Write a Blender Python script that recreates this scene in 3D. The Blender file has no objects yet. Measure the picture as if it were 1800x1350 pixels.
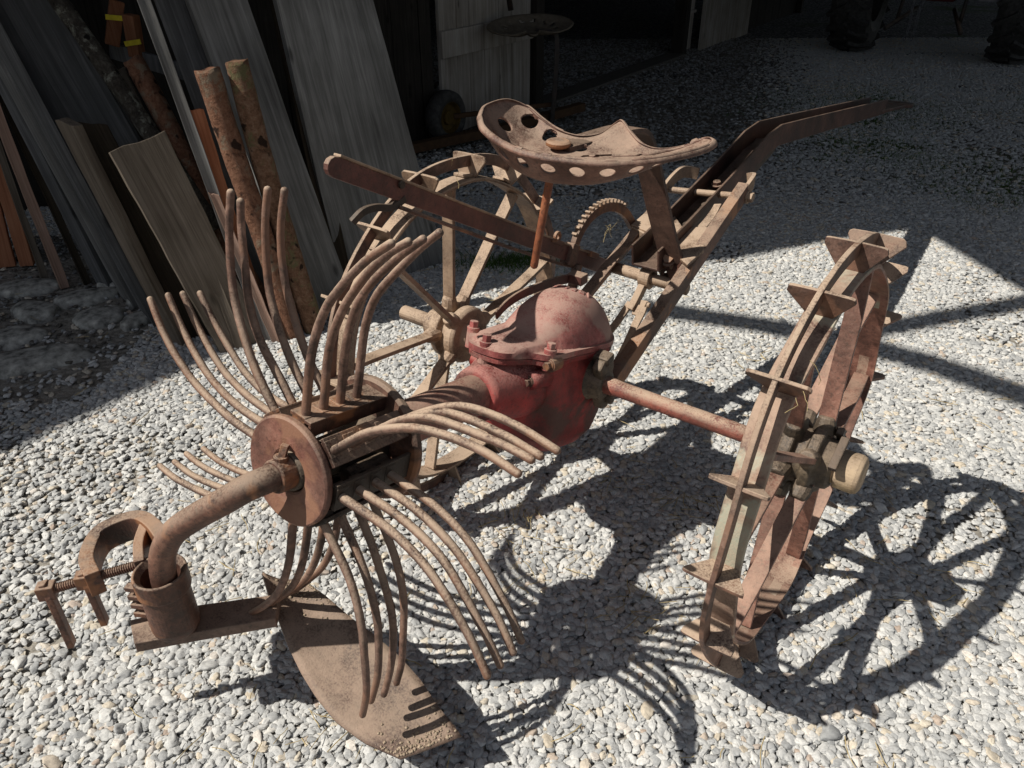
import bpy, bmesh, math, random
import numpy as np
from mathutils import Vector, Matrix, Quaternion
random.seed(11)
RNG = np.random.default_rng(7)
sc = bpy.context.scene
COL = sc.collection
PI = math.pi

# ------------------------------------------------------------------ materials
def newmat(name):
    m = bpy.data.materials.new(name); m.use_nodes = True
    nt = m.node_tree
    for n in list(nt.nodes):
        if n.type not in ('OUTPUT_MATERIAL', 'BSDF_PRINCIPLED'): nt.nodes.remove(n)
    b = [n for n in nt.nodes if n.type == 'BSDF_PRINCIPLED'][0]
    b.inputs['Specular IOR Level'].default_value = 0.25
    return m, nt, b
def N(nt, t, **kw):
    n = nt.nodes.new(t)
    for k, v in kw.items():
        if k.startswith('i_'): n.inputs[k[2:].replace('_', ' ')].default_value = v
        else: setattr(n, k, v)
    return n
def ramp(nt, src, stops):
    r = nt.nodes.new('ShaderNodeValToRGB'); e = r.color_ramp.elements
    e[0].position, e[0].color = stops[0][0], (*stops[0][1], 1)
    e[1].position, e[1].color = stops[-1][0], (*stops[-1][1], 1)
    for p, c in stops[1:-1]:
        x = e.new(p); x.color = (*c, 1)
    nt.links.new(src, r.inputs[0]); return r.outputs[0]
def noise(nt, vec, scale, detail=5, rough=.6, dist=0.0):
    n = N(nt, 'ShaderNodeTexNoise'); n.inputs['Scale'].default_value = scale
    n.inputs['Detail'].default_value = detail; n.inputs['Roughness'].default_value = rough
    n.inputs['Distortion'].default_value = dist
    nt.links.new(vec, n.inputs['Vector']); return n.outputs['Fac']
def mixc(nt, f, a, b):
    m = N(nt, 'ShaderNodeMix', data_type='RGBA')
    for s, v in ((0, f), (6, a), (7, b)):
        if isinstance(v, (int, float)): m.inputs[s].default_value = v
        elif isinstance(v, tuple): m.inputs[s].default_value = (*v, 1)
        else: nt.links.new(v, m.inputs[s])
    return m.outputs[2]
def math_(nt, op, a, b=None, clamp=False):
    m = N(nt, 'ShaderNodeMath', operation=op); m.use_clamp = clamp
    for s, v in ((0, a), (1, b)):
        if v is None: continue
        if isinstance(v, (int, float)): m.inputs[s].default_value = v
        else: nt.links.new(v, m.inputs[s])
    return m.outputs[0]
def bump(nt, b, h, strength, dist):
    n = N(nt, 'ShaderNodeBump'); n.inputs['Strength'].default_value = strength
    n.inputs['Distance'].default_value = dist
    nt.links.new(h, n.inputs['Height']); nt.links.new(n.outputs[0], b.inputs['Normal'])

def metal_mat(name, dark, mid, light, dust=.6, dustcol=(.48, .36, .262), sc_=1.0, spots=None, rough=.85, up0=.15):
    """old iron: blotchy rust or worn paint, with earth dust and a painted sunlit tone on faces that look up"""
    m, nt, b = newmat(name)
    tc = N(nt, 'ShaderNodeTexCoord'); v = tc.outputs['Object']
    n1 = noise(nt, v, 14*sc_, 6, .65); n2 = noise(nt, v, 75*sc_, 5, .7); n3 = noise(nt, v, 260*sc_, 3, .6)
    c = ramp(nt, math_(nt, 'ADD', math_(nt, 'MULTIPLY', n1, .6), math_(nt, 'MULTIPLY', n2, .4)),
             [(.36, dark), (.5, mid), (.64, light)])
    st_ = ramp(nt, noise(nt, v, 6.5*sc_, 6, .7), [(.38, (.50, .46, .46)), (.62, (1.25, 1.20, 1.17))])
    mx = N(nt, 'ShaderNodeMix', data_type='RGBA', blend_type='MULTIPLY'); mx.inputs[0].default_value = 1
    nt.links.new(c, mx.inputs[6]); nt.links.new(st_, mx.inputs[7]); c = mx.outputs[2]
    pit = ramp(nt, noise(nt, v, 130*sc_, 2, .5), [(.60, (0, 0, 0)), (.66, (1, 1, 1))])
    c = mixc(nt, math_(nt, 'MULTIPLY', pit, .55), c, tuple(x*.45 for x in dark))
    if spots:
        f = ramp(nt, noise(nt, v, 9*sc_, 4, .6, .4), [(.52, (0, 0, 0)), (.60, (1, 1, 1))])
        c = mixc(nt, f, c, spots)
    geo = N(nt, 'ShaderNodeNewGeometry'); sep = N(nt, 'ShaderNodeSeparateXYZ')
    nt.links.new(geo.outputs['Normal'], sep.inputs[0])
    up = math_(nt, 'MULTIPLY', math_(nt, 'SUBTRACT', sep.outputs[2], up0), 1.5, True)  # upward mask: settled dust plus a painted sunlit tone against darker sides
    nd = math_(nt, 'ADD', math_(nt, 'MULTIPLY', n1, 1.1), math_(nt, 'MULTIPLY', n3, .9))
    nd = math_(nt, 'MULTIPLY', math_(nt, 'SUBTRACT', nd, .72), 3.2, True)
    base = math_(nt, 'ADD', math_(nt, 'MULTIPLY', up, .92), .05)
    df = math_(nt, 'MULTIPLY', math_(nt, 'MULTIPLY', base, nd), dust, True)
    c = mixc(nt, df, c, dustcol)
    nt.links.new(c, b.inputs['Base Color'])
    # worn metal is a little shiny, dust and scale are dull
    rg = math_(nt, 'ADD', math_(nt, 'MULTIPLY', df, .45), math_(nt, 'ADD', rough-.42, math_(nt, 'MULTIPLY', n2, .25)), True)
    nt.links.new(rg, b.inputs['Roughness']); b.inputs['Specular IOR Level'].default_value = .5
    h = math_(nt, 'ADD', math_(nt, 'MULTIPLY', n2, .7), math_(nt, 'MULTIPLY', n3, .5))
    bump(nt, b, h, .5, .0028)
    return m
RUST = metal_mat('rusty_iron', (.038, .018, .012), (.105, .046, .031), (.215, .108, .072), .55, spots=(.25, .105, .045))
TINE = metal_mat('tine_iron', (.042, .022, .016), (.120, .064, .047), (.28, .175, .135), .92, spots=(.18, .088, .055))
DUSTY = metal_mat('dusty_iron', (.10, .055, .034), (.215, .14, .088), (.33, .235, .155), .9, up0=-.2)
SEATM = metal_mat('seat_iron', (.075, .036, .027), (.165, .085, .062), (.28, .165, .125), .62, dustcol=(.44, .33, .245))
PLUM = metal_mat('maroon_paint', (.055, .018, .015), (.10, .030, .024), (.15, .055, .040), .7)
RED = metal_mat('worn_red_paint', (.12, .008, .009), (.26, .013, .014), (.36, .026, .024), .85, dustcol=(.42, .20, .165), up0=.0, spots=(.07, .022, .016))  # pink on upward faces paints their top-lit look, sides stay red
PINK = metal_mat('faded_red_paint', (.18, .030, .028), (.33, .080, .074), (.43, .165, .145), .9, dustcol=(.46, .30, .24), up0=.30, spots=(.36, .21, .17))
ORANGE = metal_mat('bright_rust', (.12, .035, .015), (.24, .075, .030), (.36, .13, .05), .35)
RIM = metal_mat('rim_paint_and_rust', (.13, .065, .048), (.24, .135, .10), (.36, .245, .19), .6, spots=(.38, .39, .30), up0=-.6)
SHARE = metal_mat('share_steel', (.065, .036, .026), (.135, .085, .064), (.25, .17, .132), .5)
GREASE = metal_mat('greasy_iron', (.020, .015, .010), (.055, .042, .028), (.13, .10, .065), .35)
CAPM = metal_mat('hub_cap_iron', (.15, .10, .055), (.28, .21, .115), (.42, .33, .19), .6, up0=-.6)
DARKM = metal_mat('dark_iron', (.012, .009, .008), (.025, .018, .014), (.05, .032, .022), .25)

def wood_mat(name, dark, mid, light, sx=60, sz=2.2, knots=True, rough=.9):
    m, nt, b = newmat(name)
    tc = N(nt, 'ShaderNodeTexCoord'); oi = N(nt, 'ShaderNodeObjectInfo')
    ad = N(nt, 'ShaderNodeVectorMath', operation='ADD'); nt.links.new(tc.outputs['Object'], ad.inputs[0])
    cx = N(nt, 'ShaderNodeCombineXYZ'); rr = math_(nt, 'MULTIPLY', oi.outputs['Random'], 31.0)
    nt.links.new(rr, cx.inputs[0]); nt.links.new(rr, cx.inputs[2]); nt.links.new(cx.outputs[0], ad.inputs[1])
    mp = N(nt, 'ShaderNodeMapping'); mp.inputs['Scale'].default_value = (sx, sx, sz)
    nt.links.new(ad.outputs[0], mp.inputs[0])
    g = noise(nt, mp.outputs[0], 1.0, 8, .68, .9)
    mp2 = N(nt, 'ShaderNodeMapping'); mp2.inputs['Scale'].default_value = (sx*4, sx*4, sz*2)
    nt.links.new(ad.outputs[0], mp2.inputs[0]); g2 = noise(nt, mp2.outputs[0], 1.0, 4, .6)
    big = noise(nt, ad.outputs[0], 3.0, 3, .6)
    f = math_(nt, 'ADD', math_(nt, 'MULTIPLY', g, .55), math_(nt, 'ADD', math_(nt, 'MULTIPLY', g2, .2), math_(nt, 'MULTIPLY', big, .3)))
    c = ramp(nt, f, [(.38, dark), (.52, mid), (.68, light)])
    if knots:
        mk = N(nt, 'ShaderNodeMapping'); mk.inputs['Scale'].default_value = (9, 9, 3.2)
        nt.links.new(ad.outputs[0], mk.inputs[0])
        vo = N(nt, 'ShaderNodeTexVoronoi'); vo.inputs['Scale'].default_value = 1.0
        nt.links.new(mk.outputs[0], vo.inputs['Vector'])
        k = ramp(nt, vo.outputs['Distance'], [(.05, (1, 1, 1)), (.12, (0, 0, 0))])
        c = mixc(nt, math_(nt, 'MULTIPLY', k, .7), c, tuple(x*.35 for x in dark))
    nt.links.new(c, b.inputs['Base Color']); b.inputs['Roughness'].default_value = rough
    b.inputs['Specular IOR Level'].default_value = .12
    bump(nt, b, math_(nt, 'ADD', g, math_(nt, 'MULTIPLY', g2, .5)), .5, .004)
    return m
GREYWOOD = wood_mat('weathered_grey_wood', (.080, .078, .074), (.16, .157, .150), (.29, .285, .275), 34, 1.6)
BLUEWOOD = wood_mat('weathered_dark_wood', (.060, .060, .060), (.098, .098, .098), (.20, .20, .20), 34, 1.6)
BROWNWOOD = wood_mat('old_brown_wood', (.075, .06, .045), (.14, .115, .09), (.22, .185, .15))
DARKWOOD = wood_mat('dark_brown_wood', (.018, .014, .010), (.035, .027, .019), (.06, .046, .032))
FRESHWOOD = wood_mat('fresh_orange_wood', (.22, .085, .045), (.36, .15, .08), (.48, .23, .13))
TIMBER = wood_mat('orange_offcut_wood', (.10, .040, .020), (.19, .080, .042), (.26, .125, .07))
LATH = wood_mat('pale_pink_lath', (.24, .15, .11), (.36, .235, .18), (.48, .34, .27))
WHITEWOOD = wood_mat('dirty_white_boards', (.16, .135, .11), (.29, .26, .225), (.42, .39, .35), 22, 1.2)
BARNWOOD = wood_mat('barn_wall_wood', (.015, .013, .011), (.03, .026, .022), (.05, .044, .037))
def bark_mat(name, dark, mid, light, patch, sc_=1.0):
    m, nt, b = newmat(name)
    tc = N(nt, 'ShaderNodeTexCoord'); v = tc.outputs['Object']
    n1 = noise(nt, v, 16*sc_, 6, .7, .5); n2 = noise(nt, v, 60*sc_, 5, .7)
    c = ramp(nt, math_(nt, 'ADD', math_(nt, 'MULTIPLY', n1, .6), math_(nt, 'MULTIPLY', n2, .4)), [(.38, dark), (.5, mid), (.64, light)])
    f = ramp(nt, noise(nt, v, 11*sc_, 5, .7, .3), [(.53, (0, 0, 0)), (.62, (1, 1, 1))])
    c = mixc(nt, f, c, patch)
    k = ramp(nt, noise(nt, v, 22, 2, .4), [(.64, (0, 0, 0)), (.69, (1, 1, 1))])
    c = mixc(nt, k, c, tuple(x*.3 for x in dark))
    nt.links.new(c, b.inputs['Base Color']); b.inputs['Roughness'].default_value = .9
    bump(nt, b, math_(nt, 'ADD', n1, n2), .8, .012)
    return m
PEELED = bark_mat('peeled_log_bark', (.09, .040, .024), (.185, .088, .052), (.27, .145, .092), (.20, .15, .105), 1.5)
MOSSY = bark_mat('mossy_log_bark', (.08, .040, .022), (.165, .088, .052), (.26, .165, .11), (.13, .115, .055), 1.5)
LICHEN = bark_mat('lichen_bark', (.025, .02, .016), (.055, .047, .038), (.12, .11, .09), (.22, .22, .18), 1.6)

def plain(name, col, rough=.8, metallic=0.0, n=.25, scale=30):
    m, nt, b = newmat(name)
    tc = N(nt, 'ShaderNodeTexCoord'); f = noise(nt, tc.outputs['Object'], scale, 5, .6)
    c = ramp(nt, f, [(.3, tuple(x*(1-n) for x in col)), (.7, tuple(min(1, x*(1+n)) for x in col))])
    nt.links.new(c, b.inputs['Base Color']); b.inputs['Roughness'].default_value = rough
    b.inputs['Metallic'].default_value = metallic
    bump(nt, b, f, .4, .004)
    return m
RUBBER = plain('tyre_rubber', (.050, .048, .045), .7, n=.5)
YELLOWP = plain('yellow_rim_paint', (.075, .045, .008), .8, n=.6, scale=12)
YELLOWTAG = plain('yellow_label', (.62, .50, .03), .6)
TRACTORRED = plain('tractor_red', (.10, .012, .010), .6)
STEEL = plain('chain_steel', (.17, .17, .18), .5, .6)
STRAWM = plain('dry_straw', (.42, .33, .17), .9, n=.35, scale=3)
GRASSM = plain('short_grass', (.07, .125, .028), .9, n=.45, scale=5)
LAMPRED = plain('red_reflector', (.55, .02, .02), .35)
CASTERM = plain('shade_caster_boards', (.05, .042, .035), .95)
COBBLE = plain('cobble_stone', (.36, .35, .315), .95, n=.75, scale=26)
CONC = plain('door_sill', (.10, .092, .08), .95)

# ------------------------------------------------------------------ object helpers
def props(o, label=None, cat=None, group=None, kind=None):
    if label: o['label'] = label
    if cat: o['category'] = cat
    if group: o['group'] = group
    if kind: o['kind'] = kind
    return o
def empty(name, loc=(0, 0, 0), rz=0, **k):
    o = bpy.data.objects.new(name, None); COL.objects.link(o); o.location = loc; o.rotation_euler = (0, 0, rz)
    return props(o, **k)
def link(name, bm, mat, parent=None, smooth=False, mw=None, bevel=0, **k):
    me = bpy.data.meshes.new(name)
    bmesh.ops.recalc_face_normals(bm, faces=bm.faces)
    if smooth:
        for f in bm.faces: f.smooth = True
    bm.to_mesh(me); bm.free()
    o = bpy.data.objects.new(name, me); COL.objects.link(o)
    for m in (mat if isinstance(mat, (list, tuple)) else [mat]): me.materials.append(m)
    if parent: o.parent = parent
    if mw is not None: o.matrix_local = mw
    if bevel:
        b = o.modifiers.new('bevel', 'BEVEL'); b.width = bevel; b.segments = 2; b.limit_method = 'ANGLE'; b.angle_limit = math.radians(40)
        b.harden_normals = False
    return props(o, **k)
V = Vector
def frame_of(t, up=V((0, 0, 1))):
    t = t.normalized()
    if abs(t.dot(up)) > .98: up = V((0, 1, 0))
    s = t.cross(up).normalized(); u = s.cross(t).normalized()
    return s, u
def tube(bm, pts, r, seg=12, cap=True, rag=0):
    """round rod along points; r a number or a list"""
    pts = [V(p) for p in pts]; n = len(pts)
    rs = r if isinstance(r, (list, tuple)) else [r]*n
    t0 = (pts[1]-pts[0]).normalized(); s, u = frame_of(t0); rings = []
    for i, p in enumerate(pts):
        t = ((pts[min(i+1, n-1)]-pts[max(i-1, 0)])).normalized()
        s = (s - t*s.dot(t)).normalized(); u = s.cross(t).normalized()
        rings.append([bm.verts.new(p + rs[i]*(math.cos(a)*s+math.sin(a)*u)*(1+(random.uniform(-rag, rag) if rag else 0)))
                      for a in [2*PI*k/seg for k in range(seg)]])
    for a, b in zip(rings, rings[1:]):
        for k in range(seg): bm.faces.new((a[k], a[(k+1) % seg], b[(k+1) % seg], b[k]))
    if cap:
        bm.faces.new(rings[0][::-1]); bm.faces.new(rings[-1])
    return rings
def rounded_rod(pts, rs):
    """add domed ends to a rod"""
    p = [V(q) for q in pts]
    d0 = (p[0]-p[1]).normalized(); d1 = (p[-1]-p[-2]).normalized()
    a = [(p[0]+d0*rs[0]*.8, rs[0]*.35), (p[0]+d0*rs[0]*.5, rs[0]*.8)]
    b = [(p[-1]+d1*rs[-1]*.5, rs[-1]*.8), (p[-1]+d1*rs[-1]*.8, rs[-1]*.35)]
    return [x[0] for x in a]+p+[x[0] for x in b], [x[1] for x in a]+list(rs)+[x[1] for x in b]
def sweep(bm, pts, w, h, up=V((0, 0, 1)), ws=None):
    """flat bar: rectangle w (sideways) by h (along up) swept along points"""
    pts = [V(p) for p in pts]; n = len(pts); rings = []
    for i, p in enumerate(pts):
        t = (pts[min(i+1, n-1)]-pts[max(i-1, 0)]).normalized()
        u = (up - t*up.dot(t)).normalized(); s = t.cross(u)
        ww = w if ws is None else ws[i]
        rings.append([bm.verts.new(p+s*a*ww/2+u*b*h/2) for a, b in ((-1, -1), (1, -1), (1, 1), (-1, 1))])
    for a, b in zip(rings, rings[1:]):
        for k in range(4): bm.faces.new((a[k], a[(k+1) % 4], b[(k+1) % 4], b[k]))
    bm.faces.new(rings[0][::-1]); bm.faces.new(rings[-1])
def box(bm, c, size, rot=None):
    M_ = Matrix.Translation(V(c)) @ ((rot.to_4x4()) if rot else Matrix.Identity(4)) @ Matrix.Diagonal((*size, 1))
    return bmesh.ops.create_cube(bm, size=1, matrix=M_)['verts']
def extrude_poly(bm, P, nrm, th):
    """solid plate from an outline of 3-D points, thickness th along nrm"""
    nrm = V(nrm).normalized(); a = [bm.verts.new(V(p)+nrm*th/2) for p in P]; b = [bm.verts.new(V(p)-nrm*th/2) for p in P]
    bm.faces.new(a); bm.faces.new(b[::-1]); n = len(P)
    for i in range(n): bm.faces.new((a[i], b[i], b[(i+1) % n], a[(i+1) % n]))
def cyl(bm, p0, p1, r0, r1=None, seg=24, cap=True):
    p0, p1 = V(p0), V(p1); r1 = r0 if r1 is None else r1
    return tube(bm, [p0, p1], [r0, r1], seg, cap)
def lathe(bm, c, ax, prof, seg=40, close=False):
    """prof: list of (axial, radius)"""
    ax = V(ax).normalized(); s, u = frame_of(ax); rings = []
    for a, r in prof:
        rings.append([bm.verts.new(V(c)+ax*a+r*(math.cos(q)*s+math.sin(q)*u)) for q in [2*PI*k/seg for k in range(seg)]])
    pr = list(zip(rings, rings[1:]))
    if close: pr.append((rings[-1], rings[0]))
    for a, b in pr:
        for k in range(seg): bm.faces.new((a[k], a[(k+1) % seg], b[(k+1) % seg], b[k]))
    if not close:
        if prof[0][1] > 1e-4: bm.faces.new(rings[0][::-1])
        if prof[-1][1] > 1e-4: bm.faces.new(rings[-1])
def hexbolt(bm, p, ax, r, h, washer=True, seg=6):
    ax = V(ax).normalized(); p = V(p)
    if washer: tube(bm, [p, p+ax*h*.3], r*1.35, 18)
    tube(bm, [p+ax*h*.25, p+ax*h, ], r, seg)
def B(): return bmesh.new()
def catmull(P, n=6):
    P = [V(p) for p in P]; Q = [P[0]*2-P[1]]+P+[P[-1]*2-P[-2]]; out = []
    for i in range(1, len(Q)-2):
        for k in range(n):
            t = k/n; a, b, c, d = Q[i-1], Q[i], Q[i+1], Q[i+2]
            out.append(.5*((2*b)+(c-a)*t+(2*a-5*b+4*c-d)*t*t+(3*b-3*c+d-a)*t*t*t))
    out.append(P[-1]); return out

# ------------------------------------------------------------------ camera, sun, sky
PITCH = .553; HC = 1.3951
cd = bpy.data.cameras.new('camera'); cam = bpy.data.objects.new('camera', cd); COL.objects.link(cam)
cam.location = (0, 0, HC); cam.rotation_euler = (PI/2-PITCH, 0, 0)
cd.sensor_width = 36; cd.lens = 36*1354/1800; cd.clip_start = .05; cd.clip_end = 300
cam.rotation_euler.rotate_axis('Z', -.003)
sc.camera = cam
SX, SY = .813, .207                       # ground travel of a shadow per metre of height
sund = V((SX, SY, -1)).normalized()
sl = bpy.data.lights.new('sun', 'SUN'); sl.energy = 5.0; sl.angle = math.radians(.55); sl.color = (1, .955, .875)
so = bpy.data.objects.new('sun', sl); COL.objects.link(so); so.rotation_euler = sund.to_track_quat('-Z', 'Y').to_euler()
w = bpy.data.worlds.new('World'); sc.world = w; w.use_nodes = True
nt = w.node_tree; bg = nt.nodes['Background']
sky = nt.nodes.new('ShaderNodeTexSky'); sky.sky_type = 'NISHITA'; sky.sun_disc = False
tosun = -sund; sky.sun_elevation = math.asin(tosun.z); sky.sun_rotation = math.atan2(tosun.x, tosun.y)
hs = nt.nodes.new('ShaderNodeHueSaturation'); hs.inputs['Saturation'].default_value = .55
nt.links.new(sky.outputs[0], hs.inputs['Color']); nt.links.new(hs.outputs[0], bg.inputs[0]); bg.inputs[1].default_value = .060
sc.view_settings.view_transform = 'Standard'; sc.view_settings.look = 'None'; sc.view_settings.exposure = 0
sc.render.engine = 'CYCLES'; sc.cycles.max_bounces = 5; sc.cycles.diffuse_bounces = 3

# ------------------------------------------------------------------ ground
def gravel_base():
    m, nt, b = newmat('earth_and_fine_gravel')
    tc = N(nt, 'ShaderNodeTexCoord'); v = tc.outputs['Object']
    vo = N(nt, 'ShaderNodeTexVoronoi'); vo.inputs['Scale'].default_value = 42; nt.links.new(v, vo.inputs['Vector'])
    sp = N(nt, 'ShaderNodeSeparateColor'); nt.links.new(vo.outputs['Color'], sp.inputs[0])
    st = ramp(nt, sp.outputs[0], [(0, (.07, .072, .075)), (.5, (.17, .172, .175)), (.8, (.27, .27, .265)), (1, (.42, .41, .39))])
    gap = ramp(nt, vo.outputs['Distance'], [(.3, (1, 1, 1)), (.75, (.25, .25, .25))])
    mm = N(nt, 'ShaderNodeMix', data_type='RGBA', blend_type='MULTIPLY'); mm.inputs[0].default_value = 1
    nt.links.new(st, mm.inputs[6]); nt.links.new(gap, mm.inputs[7])
    # near: bare earth under the loose stones; far: stones packed in
    ln = N(nt, 'ShaderNodeVectorMath', operation='LENGTH'); nt.links.new(v, ln.inputs[0])
    f = math_(nt, 'MULTIPLY', math_(nt, 'SUBTRACT', ln.outputs['Value'], 6.0), .5, True)
    earth = ramp(nt, noise(nt, v, 22, 6, .7), [(.35, (.20, .185, .16)), (.65, (.36, .33, .285))])
    c = mixc(nt, f, earth, mm.outputs[2])
    g = ramp(nt, noise(nt, v, .9, 4, .6), [(.55, (0, 0, 0)), (.66, (1, 1, 1))])
    sx = N(nt, 'ShaderNodeSeparateXYZ'); nt.links.new(v, sx.inputs[0])
    c = mixc(nt, math_(nt, 'MULTIPLY', g, math_(nt, 'MULTIPLY', math_(nt, 'SUBTRACT', sx.outputs[0], 1.5), .25, True), True), c, (.06, .085, .030))
    nt.links.new(c, b.inputs['Base Color']); b.inputs['Roughness'].default_value = .95
    bump(nt, b, math_(nt, 'ADD', math_(nt, 'MULTIPLY', vo.outputs['Distance'], -1.0), math_(nt, 'MULTIPLY', noise(nt, v, 160, 3), .4)), .8, .012)
    return m
bm = B()
xs = [-60, -20, -8]+[i*.25 for i in range(-20, 33)]+[12, 24, 60]; ys = [-30, -5]+[i*.25 for i in range(0, 45)]+[16, 30, 80]
gv = [[bm.verts.new((x, y, -.0075+.0015*math.sin(x*2.1+y)*math.cos(y*1.7))) for x in xs] for y in ys]
for a, b in zip(gv, gv[1:]):
    for i in range(len(xs)-1): bm.faces.new((a[i], a[i+1], b[i+1], b[i]))
link('ground', bm, gravel_base(), smooth=True, kind='structure', label='earth and fine gravel yard')

def stone_mat():
    m, nt, b = newmat('pebble_stone')
    at = N(nt, 'ShaderNodeAttribute', attribute_type='INSTANCER', attribute_name='tint')
    c = ramp(nt, at.outputs['Fac'], [(0, (.09, .078, .066)), (.05, (.16, .145, .125)), (.09, (.36, .367, .370)), (.20, (.44, .445, .445)), (.40, (.535, .537, .530)), (.62, (.61, .607, .592)), (.76, (.70, .692, .67)), (.82, (.58, .51, .41)), (.90, (.66, .60, .50)), (.95, (.45, .36, .30)), (1, (.87, .85, .80))])
    tc = N(nt, 'ShaderNodeTexCoord'); n1 = noise(nt, tc.outputs['Object'], 2.2, 4, .6)
    f = ramp(nt, n1, [(.3, (.74, .74, .74)), (.7, (1.16, 1.15, 1.12))])
    mm = N(nt, 'ShaderNodeMix', data_type='RGBA', blend_type='MULTIPLY'); mm.inputs[0].default_value = 1
    nt.links.new(c, mm.inputs[6]); nt.links.new(f, mm.inputs[7])
    nt.links.new(mm.outputs[2], b.inputs['Base Color']); b.inputs['Roughness'].default_value = .85
    b.inputs['Specular IOR Level'].default_value = .15
    bump(nt, b, noise(nt, tc.outputs['Object'], 9, 4, .65), .22, .05)
    return m
STONE = stone_mat()
def vnoise(x, y, f, seed=0):
    r = np.random.default_rng(seed); T_ = r.random((64, 64))
    X, Y = x*f, y*f; xi, yi = np.floor(X).astype(int), np.floor(Y).astype(int); fx, fy = X-xi, Y-yi
    fx, fy = fx*fx*(3-2*fx), fy*fy*(3-2*fy); g = lambda a, b_: T_[a % 64, b_ % 64]
    return (g(xi, yi)*(1-fx)+g(xi+1, yi)*fx)*(1-fy)+(g(xi, yi+1)*(1-fx)+g(xi+1, yi+1)*fx)*fy
def scatter(sp, y0, y1, rmin, rmax, z0, zr, keep, seed):
    r = np.random.default_rng(seed)
    ny = int((y1-y0)/(sp*.866)); out = []
    for j in range(ny):
        y = y0+j*sp*.866; half = .86*y+.75
        x = np.arange(-half, half+.55, sp)+(sp/2 if j % 2 else 0)
        out.append(np.stack([x, np.full_like(x, y)], 1))
    P = np.concatenate(out); P += r.normal(0, sp*.27, P.shape)
    x, y = P[:, 0], P[:, 1]
    k = r.random(len(x)) < keep(x, y); P = P[k]; n = len(P)
    s = rmin+(rmax-rmin)*r.random(n)**1.7
    big = r.random(n) < .025; s[big] *= 1.45
    co = np.stack([P[:, 0], P[:, 1], z0+zr*(r.random(n)-.5)+(s-rmin)*.4], 1)
    return co, s
def earth_zone(x, y):
    # trodden bare earth towards the woodpile and round the cobbles
    d = np.clip((-x*.9+y*.35-2.05)*1.6, 0, 1)*(y > 1.5)*(y < 3.7)
    return d
def keep_top(x, y):
    p = .97-.62*earth_zone(x, y)*np.clip(vnoise(x, y, 5, 3)*1.5, .3, 1)
    n_ = vnoise(x, y, 2.6, 5)*.6+vnoise(x, y, 7, 6)*.4
    p *= np.clip(1.0-(n_-.60)*4.5, .45, 1.0)
    # dark bare earth in front of the barn opening
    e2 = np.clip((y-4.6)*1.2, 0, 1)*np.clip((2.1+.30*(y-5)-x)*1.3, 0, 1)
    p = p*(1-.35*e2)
    ms = np.clip((x-.36*y-.9)*2, 0, 1)*np.clip((y-3.9)*1.5, 0, 1)*np.clip((vnoise(x, y, 1.1, 21)*.7+vnoise(x, y, 3.5, 22)*.3-.42)*5, 0, 1)*(y < 8)
    p = p*(1-.72*ms)
    cob = (x < -1.42) & (y > 2.15) & (y < 3.5) & (x*1.0+y*.9 < 1.55)
    return np.where(cob, p*.10, p)
sets = [scatter(.0137, .62, 4.3, .0060, .0115, .0006, .0028, keep_top, 1),
        scatter(.0145, .62, 4.3, .0072, .0102, -.0040, .0020, keep_top, 2),
        scatter(.0215, 4.3, 10.5, .0088, .0145, .001, .008, keep_top, 4)]
co = np.concatenate([s[0] for s in sets]); sz = np.concatenate([s[1] for s in sets]); n = len(co)
me = bpy.data.meshes.new('gravel'); me.vertices.add(n); me.vertices.foreach_set('co', co.astype(np.float32).ravel())
def attr(name, typ, data, key):
    a = me.attributes.new(name, typ, 'POINT'); a.data.foreach_set(key, data.ravel())
rot = np.stack([RNG.normal(0, .17, n), RNG.normal(0, .17, n), RNG.random(n)*6.283], 1).astype(np.float32)
attr('rot', 'FLOAT_VECTOR', rot, 'vector')
scl = np.stack([sz*(1.0+.45*RNG.random(n)), sz*(.72+.3*RNG.random(n)), sz*(.38+.28*RNG.random(n))], 1).astype(np.float32)
attr('scl', 'FLOAT_VECTOR', scl, 'vector')
attr('pick', 'INT', RNG.integers(0, 12, n).astype(np.int32), 'value')
brown = vnoise(co[:, 0], co[:, 1], 1.3, 9)
t_ = .09+RNG.random(n)*.69; bb = RNG.random(n) < (.08+.16*np.clip((brown-.45)*2.4, 0, 1)+.5*earth_zone(co[:, 0], co[:, 1])); t_[bb] = .80+.16*RNG.random(bb.sum()); wt = RNG.random(n) < .025; t_[wt] = .98
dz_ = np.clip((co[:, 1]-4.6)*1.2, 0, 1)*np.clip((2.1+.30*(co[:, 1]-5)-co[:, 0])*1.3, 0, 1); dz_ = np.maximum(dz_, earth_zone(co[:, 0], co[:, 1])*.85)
farz = np.clip((co[:, 1]-4.2)/1.5, 0, 1); t_ = np.where(t_ < .80, t_*(1-farz)+(.24+.26*t_)*farz, t_)  # far gravel tint evened and shifted to set its brightness in shade
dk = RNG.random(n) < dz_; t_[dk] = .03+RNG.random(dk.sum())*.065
attr('tint', 'FLOAT', t_.astype(np.float32), 'value')
me.update()
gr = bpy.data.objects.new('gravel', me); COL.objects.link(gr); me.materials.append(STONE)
props(gr, label='loose light grey gravel covering the yard', cat='gravel', kind='stuff')
ng = bpy.data.node_groups.new('pebbles', 'GeometryNodeTree')
ng.interface.new_socket('Geometry', in_out='INPUT', socket_type='NodeSocketGeometry'); ng.interface.new_socket('Geometry', in_out='OUTPUT', socket_type='NodeSocketGeometry')
gi = ng.nodes.new('NodeGroupInput'); go_ = ng.nodes.new('NodeGroupOutput'); jn = ng.nodes.new('GeometryNodeJoinGeometry')
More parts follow.
